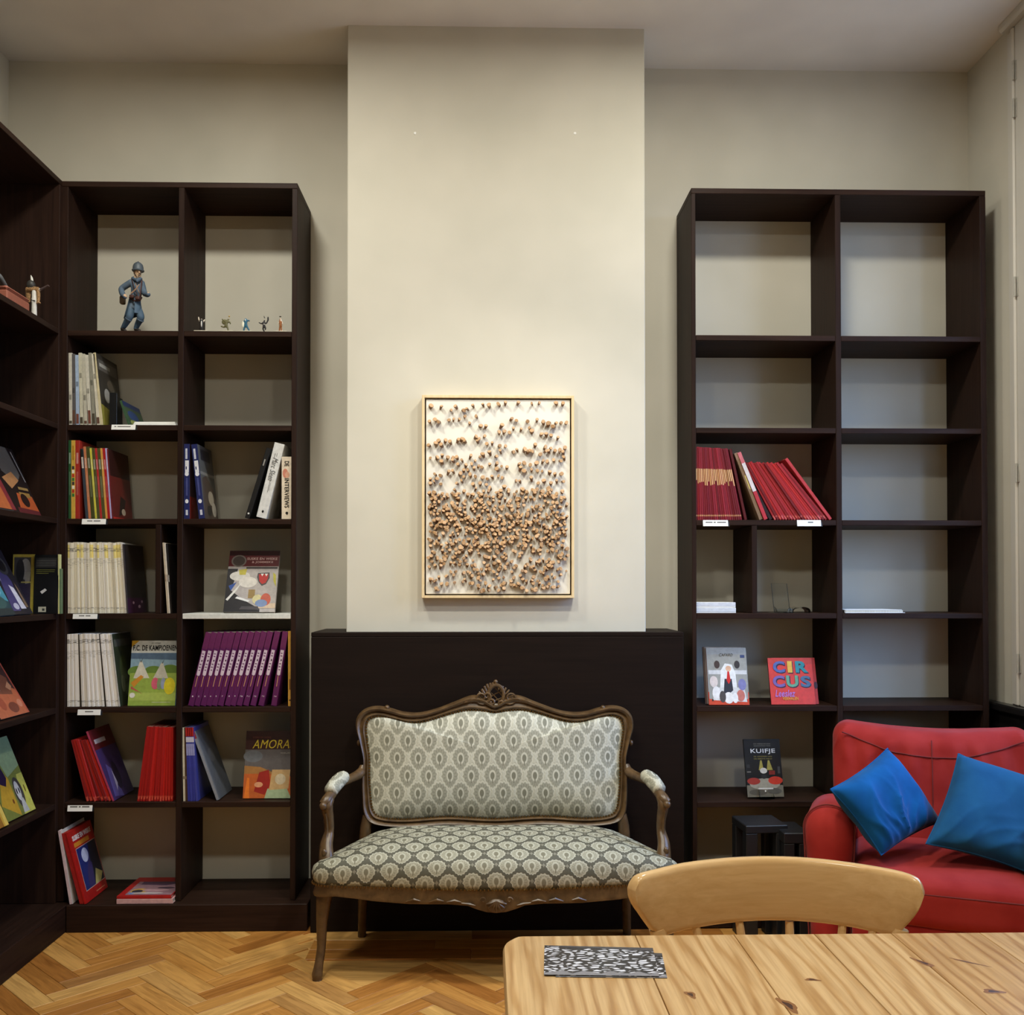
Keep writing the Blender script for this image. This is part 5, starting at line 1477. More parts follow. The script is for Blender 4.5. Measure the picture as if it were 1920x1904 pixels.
# ---------------------------------------------------------------- bottom row
z = ZP
PYB = 3.875
spine_book('comic_album', 'pinkish-white album leaning at the far left of the bottom row', 'comic album', 130.5, 108.5, z, 1559, 5.2, 3.866, (222, 196, 200), None, d=0.22, right=[('r', 0, 0, 1, 1, (206, 198, 192))])
for k in range(2):
    spine_book('comic', ['thin red comic, left of the two behind the pictorial red one in the bottom row', 'thin red comic, right of the two behind the pictorial red one in the bottom row'][k], 'comic', 149.5 + 4.2 * k, 114.5 + 4.2 * k, z, 1564, 4.0, 3.868, (168, 36, 30), 'bottom row red comics', d=0.215)
o, t_b, h_b = spine_book('comic', 'red comic with a night-blue cover picture leaning in the bottom row', 'comic', 158, 123, z, 1563, 4.2, 3.866, (186, 32, 28), 'bottom row red comics', d=0.215, right=[
    ('r', 0, 0, 1, 1, (172, 26, 24)), ('r', 0.12, 0.14, 0.98, 0.74, (196, 160, 150)), ('r', 0.135, 0.15, 0.97, 0.73, (32, 44, 112)), ('e', 0.42, 0.60, 0.14, 0.10, (186, 194, 226)), ('p', [(0.5, 0.15), (0.97, 0.15), (0.97, 0.73), (0.62, 0.73)], (24, 28, 46)), ('p', [(0.30, 0.15), (0.55, 0.15), (0.62, 0.45), (0.5, 0.52), (0.34, 0.35)], (56, 48, 100)), ('p', [(0.55, 0.15), (0.8, 0.15), (0.95, 0.25), (0.7, 0.35)], (186, 176, 110)), ('r', 0.1, 0.76, 0.75, 0.82, (206, 130, 40)), ('r', 0.5, 0.05, 0.9, 0.065, (206, 120, 90))])
lettering(o, 'SUSKE EN WISKE', 0.80 * 0.215, 0.07 * h_b, Matrix.Translation((t_b + 0.0006, 0.02, 0.85 * h_b)) @ Matrix.Rotation(R(90), 4, 'Z'), cm((232, 228, 228), 0.5), 0.03, 'title_lettering')
def flat_album(label, x0, x1, y0, y1, z0, t, col, shapes, group=None, rz=0.0, page=None):
    M = Matrix.Translation((x0, y0, z0)) @ Matrix.Rotation(rz, 4, 'Z')
    o = thing('comic_album', label, 'comic album', M=M, group=group)
    w, d = x1 - x0, y1 - y0; c = 0.0012
    b = MB(); b.bbox((0, 0, 0), (w, d, c), 0.0003); b.bbox((0, 0, t - c), (w, d, t), 0.0003); b.bbox((0, 0, c), (w, c, t - c), 0.0003)
    me = bpy.data.meshes.new('cover'); me.from_pydata([tuple(v) for v in b.v], [], b.f); me.materials.append(cm(col)); link_obj('cover', me, o)
    b = MB(); b.box((0.003, c, c), (w - 0.003, d - 0.003, t - c)); me = bpy.data.meshes.new('pages'); me.from_pydata([tuple(v) for v in b.v], [], b.f); me.materials.append(page or M_pages); link_obj('pages', me, o)
    if shapes: cover_print(o, Matrix(((1, 0, 0, 0), (0, 1, 0, 0), (0, 0, 1, t), (0, 0, 0, 1))), w, d, shapes)
    return o
fxa, fxb = at(218, 1690, 3.868).x, at(324, 1690, 3.868).x
flat_album('pale pink album lying at the bottom of the flat pair in the bottom row', fxa + 0.001, fxb, 3.868, 4.10, z + 0.0006, 0.018, (214, 168, 168), None, 'flat pair of albums')
flat_album('red comic with mauve cover picture lying on top of the pale pink album', fxa, fxb - 0.008, 3.872, 4.12, z + 0.0196, 0.010, (176, 30, 30), [('r', 0.12, 0.06, 0.98, 0.76, (156, 120, 132)), ('p', [(0.2, 0.6), (0.7, 0.55), (0.98, 0.7), (0.98, 0.76), (0.2, 0.76)], (92, 66, 92)), ('e', 0.3, 0.25, 0.15, 0.14, (206, 160, 80)), ('e', 0.28, 0.24, 0.1, 0.08, (60, 56, 66)), ('e', 0.22, 0.14, 0.06, 0.05, (110, 140, 200)), ('e', 0.6, 0.3, 0.25, 0.08, (190, 150, 160)), ('e', 0.75, 0.42, 0.16, 0.05, (80, 60, 76)), ('e', 0.5, 0.15, 0.3, 0.04, (206, 190, 190))], 'flat pair of albums')

# ---------------------------------------------------------------- right bookcase
z = RZ[2]
run('magazine', 'slim crimson magazine with gold spine lettering, %s from the left of its row', 'magazine', 'crimson magazines with gold lettering', 22, (1304, 1388), (1304, 1361), z, (838.5, 842), 3.6, SY, None, 0.6, mts=[M_crimson])
spine_book('magazine', 'dark red magazine closing the crimson row', 'magazine', 1396, 1367, z, 843, 5, SY, (86, 20, 24), None, d=0.215)
spine_book('comic', 'thin tan-spined comic leaning between the crimson and the bright red rows', 'comic', 1424, 1376.5, z, 851, 6.5, SY, (134, 106, 80), None, d=0.215, prints=[('r', 0.5, 0.45, 0.9, 0.66, (206, 190, 120)), ('r', 0, 0.9, 1, 1, (150, 120, 100))])
spine_book('comic', 'thin comic with pink and white spine leaning beside the tan one', 'comic', 1433, 1382.5, z, 850, 7.0, SY - 0.004, (190, 56, 66), None, d=0.215, prints=[('r', 0, 0.42, 1, 0.84, (222, 210, 206)), ('r', 0, 0.84, 1, 1, (206, 110, 116))])
spine_book('comic', 'black-spined comic leaning before the bright red row', 'comic', 1443, 1392, z, 880, 6, SY + 0.004, (38, 26, 26), None, d=0.2)
run('comic', 'thin bright red comic leaning far over in the right bookcase, %s from the left', 'comic', 'bright red comics leaning far over', 19, (1452, 1548), (1394.5, 1463), z, (868, 871), 4.3, SY, None, 1.6, mts=[M_redspine2, M_redspine2, M_redspine])
spine_book('comic', 'taller red comic at the right end of the leaning bright red row', 'comic', 1555.5, 1472, z, 862, 5.6, SY, (196, 62, 64), None, d=0.215)
z = RZ[3]
x0, x1 = at(1303.5, 1140, 3.92).x, at(1380, 1140, 3.92).x
for k in range(2):
    b = MB(); b.bbox((x0 + 0.001 * k, 3.92 + 0.002 * k, z + 0.0005 + k * 0.0225), (x1 - 0.001 * k, 4.12, z + 0.0005 + k * 0.0225 + 0.0215), 0.0012)
    o = thing('white_box', ['flat white cardboard box, lower of two on the shelf', 'flat white cardboard box, upper of two on the shelf'][k], 'box', ((x0 + x1) / 2, 4.0, z + k * 0.0225), group='flat white boxes')
    b.build('body', M_paper, o)
    b = MB(); b.bbox((x0 + 0.0005 + 0.001 * k, 3.919 + 0.002 * k, z + 0.006 + k * 0.0225), (x1 - 0.0005 - 0.001 * k, 3.9205 + 0.002 * k, z + k * 0.0225 + 0.0215), 0.0004); b.build('front_flap', cm((216, 218, 224)), o)
# acrylic display stands
def easel(label, M, w, h, lip=0.03, rods=True, group='clear acrylic book stands'):
    t = thing('book_stand', label, 'book stand', M=M, group=group)
    def lk(bm_, nm, mt, sm=False):
        me = bpy.data.meshes.new(nm); me.from_pydata([tuple(v) for v in bm_.v], [], bm_.f); me.materials.append(mt)
        if sm: me.polygons.foreach_set('use_smooth', [True] * len(me.polygons))
        link_obj(nm, me, t)
    n = 10
    prof_ = [(-lip, 0.016), (-lip - 0.003, 0.010), (-lip, 0.003), (0.0, 0.0012)] + [(0.0 + h * math.sin(R(14)) * k / 4, 0.0012 + h * math.cos(R(14)) * k / 4) for k in range(1, 5)]
    b = MB()
    ring = [[(-w / 2, y, zz) for y, zz in prof_] + [(-w / 2, y + 0.003, zz + 0.0006) for y, zz in prof_[::-1]], [(w / 2, y, zz) for y, zz in prof_] + [(w / 2, y + 0.003, zz + 0.0006) for y, zz in prof_[::-1]]]
    b.loft(ring); lk(b, 'easel_sheet', M_clear)
    if rods:
        for s in (-1, 1):
            b = MB(); b.tube([(s * w / 2, 0.0, 0.003), (s * w / 2, h * math.sin(R(14)), h * math.cos(R(14)))], 0.0013, 6); lk(b, 'dark_edge', M_blackmetal)
    b = MB(); b.box((-w / 2, 0.003, 0.0), (w / 2, 0.07, 0.0012)); lk(b, 'base_sheet', M_clear)
    return t
pe = at(1465, 1149, 3.97)
easel('empty clear acrylic book stand right of the short divider', Matrix.Translation((pe.x, 3.96, z + 0.0005)) @ Matrix.Rotation(R(6), 4, 'Z'), 0.068, 0.125)
pe = at(1500, 1149, 3.95)
hl = thing('acrylic_holder', 'small curled clear acrylic holder at the right of the cell', 'holder', (pe.x, 3.95, z))
b = MB(); rr = []
for k in range(13):
    a = math.pi * k / 12
    rr.append([(pe.x - 0.038 * math.cos(a), 3.93, z + 0.002 + 0.024 * math.sin(a) ** 0.6), (pe.x - 0.038 * math.cos(a), 4.0, z + 0.002 + 0.024 * math.sin(a) ** 0.6), (pe.x - 0.035 * math.cos(a), 4.0, z + 0.0005 + 0.021 * math.sin(a) ** 0.6), (pe.x - 0.035 * math.cos(a), 3.93, z + 0.0005 + 0.021 * math.sin(a) ** 0.6)])
b.loft(rr); b.build('curled_sheet', M_clear, hl, smooth=True, angle=50)
x0, x1 = at(1585, 1145, 3.915).x, at(1697, 1145, 3.915).x
wb = thing('book', 'thin white book lying flat on the empty right-hand shelf', 'book', ((x0 + x1) / 2, 4.0, z))
b = MB(); b.bbox((x0, 3.915, z + 0.0005), (x1, 4.12, z + 0.0025), 0.0005); b.bbox((x0 - 0.003, 3.917, z + 0.012), (x1 - 0.012, 4.12, z + 0.014), 0.0005); b.bbox((x0 - 0.001, 3.92, z + 0.0026), (x0 + 0.003, 4.12, z + 0.0119), 0.0005); b.build('cover', M_paper, wb)
b = MB(); b.box((x0 + 0.003, 3.918, z + 0.0026), (x1 - 0.008, 4.115, z + 0.0119)); b.build('pages', M_pages, wb)
# fifth row: two albums on show
z = RZ[4]
M, w, h = face_M(1329.5, 1404.5, 1215, z, 3.92, 0.010, R(17), R(-3))
shp = [('r', 0, 0, 1, 0.22, (196, 66, 42)), ('r', 0.02, 0.1, 0.98, 0.9, (150, 150, 146)), ('r', 0, 0.88, 1, 1, (150, 154, 156)), ('p', [(0.1, 0.08), (0.2, 0.3), (0.9, 0.3), (0.95, 0.05)], (206, 206, 206)), ('r', 0.03, 0.53, 0.98, 0.6, (206, 206, 208)),
       ('p', [(0.3, 0.3), (0.34, 0.6), (0.45, 0.72), (0.62, 0.7), (0.70, 0.55), (0.72, 0.3)], (226, 226, 226)), ('p', [(0.38, 0.2), (0.42, 0.45), (0.6, 0.45), (0.62, 0.25), (0.5, 0.18)], (36, 40, 56)), ('p', [(0.5, 0.58), (0.47, 0.42), (0.52, 0.36), (0.57, 0.42), (0.545, 0.58)], (196, 30, 34)), ('e', 0.53, 0.63, 0.07, 0.05, (216, 170, 140)),
       ('e', 0.25, 0.7, 0.07, 0.07, (60, 44, 44)), ('e', 0.75, 0.7, 0.07, 0.07, (50, 46, 50)), ('e', 0.15, 0.4, 0.1, 0.1, (214, 200, 196)), ('e', 0.85, 0.35, 0.1, 0.1, (120, 120, 170)), ('e', 0.2, 0.2, 0.1, 0.12, (226, 224, 224)), ('e', 0.5, 0.12, 0.12, 0.1, (230, 226, 224)), ('e', 0.8, 0.16, 0.1, 0.1, (190, 110, 100)), ('e', 0.35, 0.14, 0.08, 0.1, (70, 64, 66)), ('e', 0.66, 0.12, 0.07, 0.09, (228, 226, 226)), ('r', 0.84, 0.82, 0.95, 0.87, (50, 66, 110)), ('e', 0.1, 0.08, 0.02, 0.02, (30, 30, 30))]
M2 = Matrix.Translation((-0.012, 0.014, 0.002)) @ M
face_book('comic_album', 'grey comic album hidden behind its twin in the right bookcase', 'comic album', M2, w, h, 0.010, (110, 100, 98), [('r', 0, 0, 0.05, 1, (60, 36, 34))], 'pair of grey albums', edge=(60, 34, 32))
o = face_book('comic_album', 'grey-white comic album crowded with cheering figures and a red tie, facing the room', 'comic album', M, w, h, 0.010, (140, 142, 142), shp, 'pair of grey albums', edge=(170, 60, 40))
put_text(o, 'CAFARD', 0.32 * w, 0.845 * h, 0.34 * w, 0.05 * h, (60, 58, 58), 0.0, shear=0.3)
M, w, h = face_M(1446.5, 1530, 1234.5, z, 3.925, 0.010, R(15), R(1))
face_book('picture_book', 'red picture book hidden behind the circus book', 'picture book', Matrix.Translation((0.018, 0.014, 0.0)) @ M, w, h, 0.010, (176, 44, 40), [('e', 0.97, 0.4, 0.04, 0.08, (60, 30, 50))], 'pair of circus books')
o = face_book('picture_book', 'red circus picture book with big coloured display letters', 'picture book', M, w, h, 0.010, (204, 60, 52), [('r', 0, 0.86, 1, 1, (190, 62, 52))], 'pair of circus books', edge=(80, 20, 20))
def disp(ch, x, zz, ww, hh, col):
    put_text(o, ch, (x + 0.018) * w, (zz - 0.018) * h, ww * w, hh * h, (40, 30, 50), 0.05, 'letter_shadow', y=-0.0009)
    put_text(o, ch, x * w, zz * h, ww * w, hh * h, col, 0.04, 'title_lettering', y=-0.0018)
disp('C', 0.10, 0.68, 0.27, 0.25, (78, 92, 150)); disp('I', 0.43, 0.68, 0.11, 0.25, (216, 168, 60)); disp('R', 0.61, 0.68, 0.29, 0.25, (40, 130, 140))
disp('C', 0.07, 0.37, 0.27, 0.25, (112, 86, 150)); disp('U', 0.38, 0.37, 0.27, 0.25, (96, 150, 120)); disp('S', 0.70, 0.37, 0.23, 0.24, (70, 100, 130))
put_text(o, 'Leeslez', 0.10 * w, 0.16 * h, 0.46 * w, 0.15 * h, (176, 110, 180), 0.02, shear=0.3, y=-0.002)
put_text(o, 'VERHALEN', 0.26 * w, 0.09 * h, 0.36 * w, 0.07 * h, (220, 150, 60), 0.02, y=-0.002)
# sixth row: black book on a stand
z = RZ[5]
M, w, h = face_M(1402, 1471, 1389.5, z, 3.945, 0.012, R(14), R(2))
M = Matrix.Translation((0, 0, 0.006)) @ M
o = face_book('book', 'black book about a comic hero on a clear stand above the stools', 'book', M, w, h, 0.012, (20, 19, 20), [
    ('r', 0, 0, 1, 0.2, (110, 106, 94)), ('e', 0.5, 0.22, 0.42, 0.10, (150, 146, 134)), ('e', 0.2, 0.27, 0.18, 0.06, (150, 52, 44)), ('e', 0.8, 0.28, 0.2, 0.07, (186, 56, 40)), ('p', [(0.36, 0.46), (0.42, 0.63), (0.46, 0.63), (0.5, 0.46)], (150, 140, 70)), ('p', [(0.58, 0.46), (0.63, 0.63), (0.67, 0.63), (0.75, 0.46)], (150, 140, 70)),
    ('r', 0.64, 0.38, 0.80, 0.45, (120, 40, 34)), ('r', 0.03, 0.42, 0.14, 0.44, (110, 108, 104)), ('r', 0.03, 0.5, 0.12, 0.56, (48, 48, 50)), ('r', 0.88, 0.4, 0.95, 0.52, (60, 60, 62)), ('e', 0.49, 0.45, 0.10, 0.05, (196, 192, 186)), ('e', 0.49, 0.35, 0.08, 0.04, (40, 40, 42)), ('e', 0.3, 0.08, 0.25, 0.05, (84, 80, 72)), ('e', 0.75, 0.1, 0.2, 0.05, (84, 82, 76)), ('r', 0.3, 0.13, 0.72, 0.155, (206, 204, 200)), ('e', 0.5, 0.1, 0.02, 0.015, (220, 218, 214))])
put_text(o, 'KUIFJE', 0.17 * w, 0.735 * h, 0.68 * w, 0.095 * h, (236, 236, 236), 0.012)
put_text(o, 'DE VERBORGEN', 0.27 * w, 0.905 * h, 0.46 * w, 0.022 * h, (130, 128, 122)); put_text(o, 'GEZICHTEN VAN', 0.27 * w, 0.87 * h, 0.46 * w, 0.022 * h, (130, 128, 122))
put_text(o, 'DE GEHEIMEN VAN', 0.25 * w, 0.685 * h, 0.50 * w, 0.022 * h, (140, 130, 70)); put_text(o, 'DE EERSTE HELD', 0.25 * w, 0.645 * h, 0.50 * w, 0.022 * h, (140, 130, 70))
bc = M @ Vector((w / 2, 0, 0))
easel('clear acrylic stand carrying the black book', Matrix.Translation((bc.x, 3.975, z + 0.0005)) @ Matrix.Rotation(R(2), 4, 'Z'), 0.06, 0.14, lip=0.042, rods=False)

# ---------------------------------------------------------------- books on the unit along the left wall (covers turned to the room)
def wall_album(label, far_px, z, lean, w, h, t, X0, col, shapes, group='albums along the left wall', title=None, edge=None):
    """cover faces +x; its far bottom corner shows at pixel column far_px"""
    Y1 = on_x(far_px, 1100, X0).y
    M = Matrix.Translation((X0, Y1 - w, z + t * math.sin(lean) + 0.0006)) @ Matrix.Rotation(R(90), 4, 'Z') @ Matrix.Rotation(-lean, 4, 'X')
    o = face_book('comic_album', label, 'comic album', M, w, h, t, col, shapes, group, edge=edge)
    if title: put_text(o, title[0], title[1] * w, title[2] * h, title[3] * w, title[4] * h, title[5], 0.01)
    return o
XA = XUF - 0.03
z = LZ[2]
wall_album('dark album with grey figures over orange flames, far one on the left wall\'s third shelf', 76, z, R(24), 0.215, 0.285, 0.010, XA - 0.005, (30, 22, 22), [('p', [(0.2, 1), (0.75, 1), (0.85, 0.6), (0.6, 0.45), (0.2, 0.6)], (96, 90, 86)), ('p', [(0.1, 0.5), (0.55, 0.62), (0.7, 0.5), (0.3, 0.35)], (176, 124, 80)), ('p', [(0.86, 0.95), (0.9, 0.95), (0.98, 0.5), (0.94, 0.5)], (140, 136, 134)), ('p', [(0.3, 0.05), (0.4, 0.3), (0.95, 0.28), (1, 0.05)], (178, 84, 44)), ('r', 0.55, 0.36, 0.92, 0.40, (150, 120, 70)), ('r', 0.5, 0.25, 0.9, 0.32, (150, 116, 60)), ('e', 0.62, 0.2, 0.14, 0.1, (40, 24, 20)), ('p', [(0.2, 0), (1, 0), (1, 0.06), (0.2, 0.08)], (96, 36, 40))])
wall_album('album with crimson spine and orange cover, near one on the left wall\'s third shelf', 30, z, R(28), 0.215, 0.24, 0.014, XA + 0.014, (140, 52, 50), [('r', 0, 0, 0.85, 1, (178, 96, 54)), ('p', [(0, 0.6), (0.85, 0.4), (0.85, 1), (0, 1)], (60, 30, 28)), ('r', 0.88, 0, 1, 1, (124, 44, 50)), ('e', 0.4, 0.2, 0.2, 0.08, (206, 150, 90))], edge=(122, 44, 50))
z = LZ[3]
p = at(62, 1148, 3.80)
for k, (px0, px1, tp_, yy_, lab, col, sh) in enumerate((
        (62.5, 108, 1041, 3.845, 'black back cover with white price sticker facing us on the left wall unit', (16, 16, 17), [('r', 0.05, 0.78, 0.92, 0.95, (40, 40, 40)), ('r', 0.08, 0.9, 0.9, 0.91, (84, 84, 82)), ('r', 0.08, 0.87, 0.88, 0.88, (84, 84, 82)), ('r', 0.08, 0.84, 0.9, 0.85, (84, 84, 82)), ('r', 0.08, 0.81, 0.86, 0.82, (84, 84, 82)), ('r', 0.08, 0.74, 0.86, 0.75, (104, 104, 50)), ('r', 0.08, 0.71, 0.84, 0.72, (104, 104, 50)), ('r', 0.08, 0.68, 0.6, 0.69, (104, 104, 50)), ('p', [(0.26, 0.375), (0.46, 0.43), (0.54, 0.40), (0.34, 0.335)], (214, 212, 210)), ('r', 0.2, 0.03, 0.52, 0.12, (200, 196, 176)), ('r', 0.36, 0.05, 0.46, 0.09, (70, 70, 66))]),
        (22, 62, 1040, 3.855, 'yellow-bordered cover with grey picture panel on the left wall unit', (186, 168, 70), [('r', 0.06, 0.05, 0.85, 0.95, (70, 68, 72)), ('e', 0.6, 0.75, 0.25, 0.18, (150, 150, 154)), ('p', [(0.55, 0.7), (0.85, 0.7), (0.8, 0.52), (0.6, 0.5)], (160, 160, 162)), ('e', 0.35, 0.72, 0.2, 0.2, (44, 42, 46)), ('r', 0.4, 0.52, 0.85, 0.54, (206, 196, 120)), ('r', 0.06, 0.05, 0.85, 0.5, (60, 54, 84))]))):
    M, w, h = face_M(px0, px1, tp_, z, yy_, 0.008, R(2))
    face_book('comic_album', lab, 'comic album', M, w, h, 0.008, col, sh, 'albums along the left wall')
spine_book('comic', 'thin pale yellow comic spine in the corner of the left wall unit', 'comic', 108.6, 108.6, z, 1040, 2.4, 3.85, (206, 204, 140), None, d=0.02)
spine_book('comic', 'thin green comic spine in the corner of the left wall unit', 'comic', 111.4, 111.4, z, 1067, 2.4, 3.852, (92, 116, 80), None, d=0.02)
wall_album('violet album with white armour shapes leaning on the left wall\'s fourth shelf', 62, z, R(27), 0.20, 0.275, 0.010, XA - 0.002, (34, 30, 40), [('p', [(0.3, 0.05), (0.6, 0.05), (0.8, 0.5), (0.6, 0.8), (0.4, 0.6)], (70, 62, 110)), ('p', [(0.65, 0.08), (0.85, 0.08), (0.75, 0.4), (0.6, 0.45)], (206, 202, 214)), ('p', [(0.4, 0.5), (0.5, 0.8), (0.46, 0.85), (0.34, 0.6)], (176, 172, 184)), ('e', 0.7, 0.75, 0.2, 0.15, (60, 58, 62)), ('e', 0.7, 0.75, 0.14, 0.1, (24, 22, 26)), ('p', [(0.85, 0.1), (0.95, 0.1), (0.9, 0.4), (0.85, 0.5)], (120, 96, 76)), ('e', 0.5, 0.12, 0.1, 0.05, (190, 186, 204))])
wall_album('album with stormy teal cover leaning at the left border', 30, z, R(29), 0.20, 0.275, 0.010, XA + 0.020, (24, 60, 72), [('p', [(0, 0.4), (1, 0.2), (1, 0.75), (0, 0.9)], (70, 140, 160)), ('p', [(0, 0.6), (1, 0.42), (1, 0.55), (0, 0.8)], (166, 206, 216)), ('e', 0.5, 0.2, 0.4, 0.12, (50, 84, 84)), ('r', 0, 0, 1, 0.1, (28, 44, 50)), ('e', 0.7, 0.35, 0.2, 0.06, (120, 170, 200))])
z = LZ[4]
wall_album('orange-red album of city ruins leaning on the left wall\'s fifth shelf', 57, z, R(31), 0.215, 0.28, 0.010, XA, (70, 44, 40), [('p', [(0, 0), (1, 0), (1, 0.35), (0.6, 0.5), (0, 0.4)], (186, 100, 66)), ('p', [(0.3, 0.35), (0.8, 0.3), (0.9, 0.55), (0.6, 0.7)], (126, 74, 54)), ('r', 0.96, 0, 1, 1, (176, 80, 62)), ('e', 0.6, 0.12, 0.16, 0.08, (120, 60, 44)), ('p', [(0.4, 0.4), (0.46, 0.6), (0.5, 0.6), (0.48, 0.38)], (196, 166, 140)), ('p', [(0.7, 0.42), (0.85, 0.5), (0.9, 0.42), (0.8, 0.36)], (196, 136, 100)), ('e', 0.85, 0.16, 0.08, 0.06, (206, 130, 100)), ('e', 0.3, 0.2, 0.1, 0.1, (160, 76, 52))])
z = LZ[5]
wall_album('yellow-green album with a white skull shape leaning on the left wall\'s sixth shelf', 70, z, R(22), 0.215, 0.305, 0.012, XA, (120, 126, 60), [('p', [(0.3, 1), (1, 1), (1, 0.6), (0.5, 0.5)], (140, 160, 120)), ('p', [(0.6, 0), (1, 0), (1, 0.5), (0.8, 0.5)], (196, 192, 90)), ('p', [(0, 0.2), (0.3, 0.6), (0.5, 0.5), (0.5, 0)], (190, 150, 50)), ('p', [(0.2, 0.7), (0.35, 0.75), (0.45, 0.5), (0.35, 0.4), (0.2, 0.45)], (40, 30, 60)), ('e', 0.68, 0.28, 0.14, 0.2, (70, 66, 62)), ('e', 0.66, 0.3, 0.08, 0.13, (196, 194, 190)), ('p', [(0.6, 0.02), (0.8, 0.02), (0.74, 0.2), (0.66, 0.2)], (186, 184, 178)), ('e', 0.62, 0.30, 0.02, 0.04, (40, 38, 38)), ('e', 0.7, 0.30, 0.02, 0.04, (40, 38, 38)), ('e', 0.4, 0.2, 0.03, 0.03, (120, 70, 30)), ('e', 0.9, 0.3, 0.02, 0.05, (120, 100, 40))])
wall_album('album with golden-yellow spine edge leaning nearest the left border, sixth shelf', 20, z, R(24), 0.215, 0.19, 0.016, XA + 0.022, (196, 156, 60), [('r', 0.9, 0, 1, 1, (216, 186, 90)), ('r', 0, 0, 0.85, 1, (150, 104, 40)), ('e', 0.5, 0.5, 0.2, 0.2, (176, 130, 50))])

# ---------------------------------------------------------------- shelf labels on the front edges
def label_card(px0, px1, py0, py1, lab, dash):
    Y = YF - 0.004
    a, c = at(px0, py0, Y), at(px1, py1, Y)
    w, h = c.x - a.x, a.z - c.z
    M = Matrix.Translation((a.x, Y, c.z)) @ Matrix.Rotation(R(-12), 4, 'X')
    t = thing('shelf_label', lab, 'label', M=M, group='white shelf labels')
    b = MB(); b.bbox((0, 0, 0), (w, 0.0012, h), 0.0003); me = bpy.data.meshes.new('card'); me.from_pydata([tuple(v) for v in b.v], [], b.f); me.materials.append(M_paper); link_obj('card', me, t)
    b = MB(); b.bbox((-0.002, 0.0014, -0.001), (w + 0.006, 0.0030, h + 0.0), 0.0003); me = bpy.data.meshes.new('holder'); me.from_pydata([tuple(v) for v in b.v], [], b.f); me.materials.append(M_blackmetal); link_obj('holder', me, t)
    sh = []
    x = dash[0]
    for L in dash[1:]:
        sh.append(('r', x, 0.52, x + L, 0.72, (120, 116, 112))); x += L + 0.05
    cover_print(t, M_front(), w, h, sh, 'faded_print')
label_card(208.5, 253.5, 796, 806, 'white shelf label below the old comics, second row', (0.12, 0.08, 0.55))
label_card(153, 198, 973, 983.5, 'white shelf label below the colourful comics, third row', (0.22, 0.22, 0.28))
label_card(136, 182, 1151.5, 1161, 'white shelf label below the cream magazines, fourth row', (0.25, 0.22, 0.2))
label_card(145, 188, 1331, 1341.5, 'white shelf label below the white magazines, fifth row', (0.32, 0.36))
label_card(126, 172.5, 1508.5, 1522, 'white shelf label below the leaning red comics, sixth row', (0.1, 0.30, 0.08, 0.30))
label_card(1318.5, 1365.5, 975, 987, 'white shelf label below the crimson magazines', (0.1, 0.28, 0.08, 0.36))
label_card(1495, 1540, 975, 987, 'white shelf label below the bright red leaning comics', (0.45, 0.22))

# ================================================================== FIGURINES
M_hblue = cm((84, 100, 118), 0.7); M_hblue2 = cm((70, 92, 112), 0.7); M_flesh = cm((206, 168, 132), 0.6); M_boot = cm((38, 30, 26), 0.6); M_strap = cm((70, 38, 30), 0.6); M_tan = cm((170, 134, 104), 0.6); M_helm = cm((82, 90, 98), 0.5)
FGY = 3.948
def fp(px, py, dy=0.0):
    return at(px, py, FGY + dy)
z0 = LZ[0]
sold = thing('soldier_statue', 'blue-grey painted soldier statue with helmet striding on the top shelf', 'statue', (fp(247, 600).x, FGY, z0))
u = FGY / FPX    # metres a pixel here
J = []
def jn(px, py, r, dy=0.0):
    J.append((fp(px, py, dy), r * u)); return len(J) - 1
pel = jn(251, 566, 10); wai = jn(254, 554, 9); che = jn(257, 540, 11); upp = jn(257, 526, 10); nek = jn(257.5, 516.5, 5.2); hd1 = jn(258.5, 507, 7.0, -0.004); hd2 = jn(259, 498, 6.6, -0.004)
rs = jn(245, 525, 6.5, -0.014); re = jn(226.5, 537, 6.2, -0.010); rw = jn(230, 548, 5.4, -0.030); rh = jn(236, 553, 4.2, -0.044)
ls = jn(267, 527, 6.2, 0.006); le = jn(270, 545, 6.0, -0.010); lw = jn(277, 548, 5.2, -0.035); lh = jn(279, 546, 4.0, -0.048)
rk0 = jn(246, 576, 9.2, -0.006); rk = jn(243.5, 588, 7.6, -0.022); rc = jn(235, 603, 5.6, -0.004); rf = jn(229, 613, 4.2, 0.004); rt = jn(236, 616, 3.4, -0.020)
lk0 = jn(258, 576, 9.0, 0.006); lk = jn(265, 590, 7.4, -0.016); lc = jn(258, 603, 5.6, 0.004); lf = jn(254, 613, 4.2, 0.010); lt = jn(263, 616.3, 3.4, -0.014)
E_ = [(pel, wai), (wai, che), (che, upp), (upp, nek), (nek, hd1), (hd1, hd2), (upp, rs), (rs, re), (re, rw), (rw, rh), (upp, ls), (ls, le), (le, lw), (lw, lh), (pel, rk0), (rk0, rk), (rk, rc), (rc, rf), (rf, rt), (pel, lk0), (lk0, lk), (lk, lc), (lc, lf), (lf, lt)]
me = skin_mesh('body', J, E_, 2)
dz = z0 + 0.0005 - min(v.co.z for v in me.vertices)
inv = MW[sold.name].inverted()
zs = {k: fp(250, k).z + dz for k in (611, 576, 517)}
for mt in (M_hblue, M_hblue2, M_boot, M_flesh): me.materials.append(mt)
for v in me.vertices: v.co.z += dz
for p in me.polygons:
    c = p.center
    hand = (c - J[rh][0]).length < 0.009 or (c - J[lh][0]).length < 0.008
    p.material_index = 3 if (c.z > zs[517] or hand) else (2 if c.z < zs[611] else (1 if c.z < zs[576] else 0))
me.transform(inv); link_obj('body', me, sold)
def sbuild(b, name, mt, sm=True): return b.build(name, mt, sold, smooth=sm)
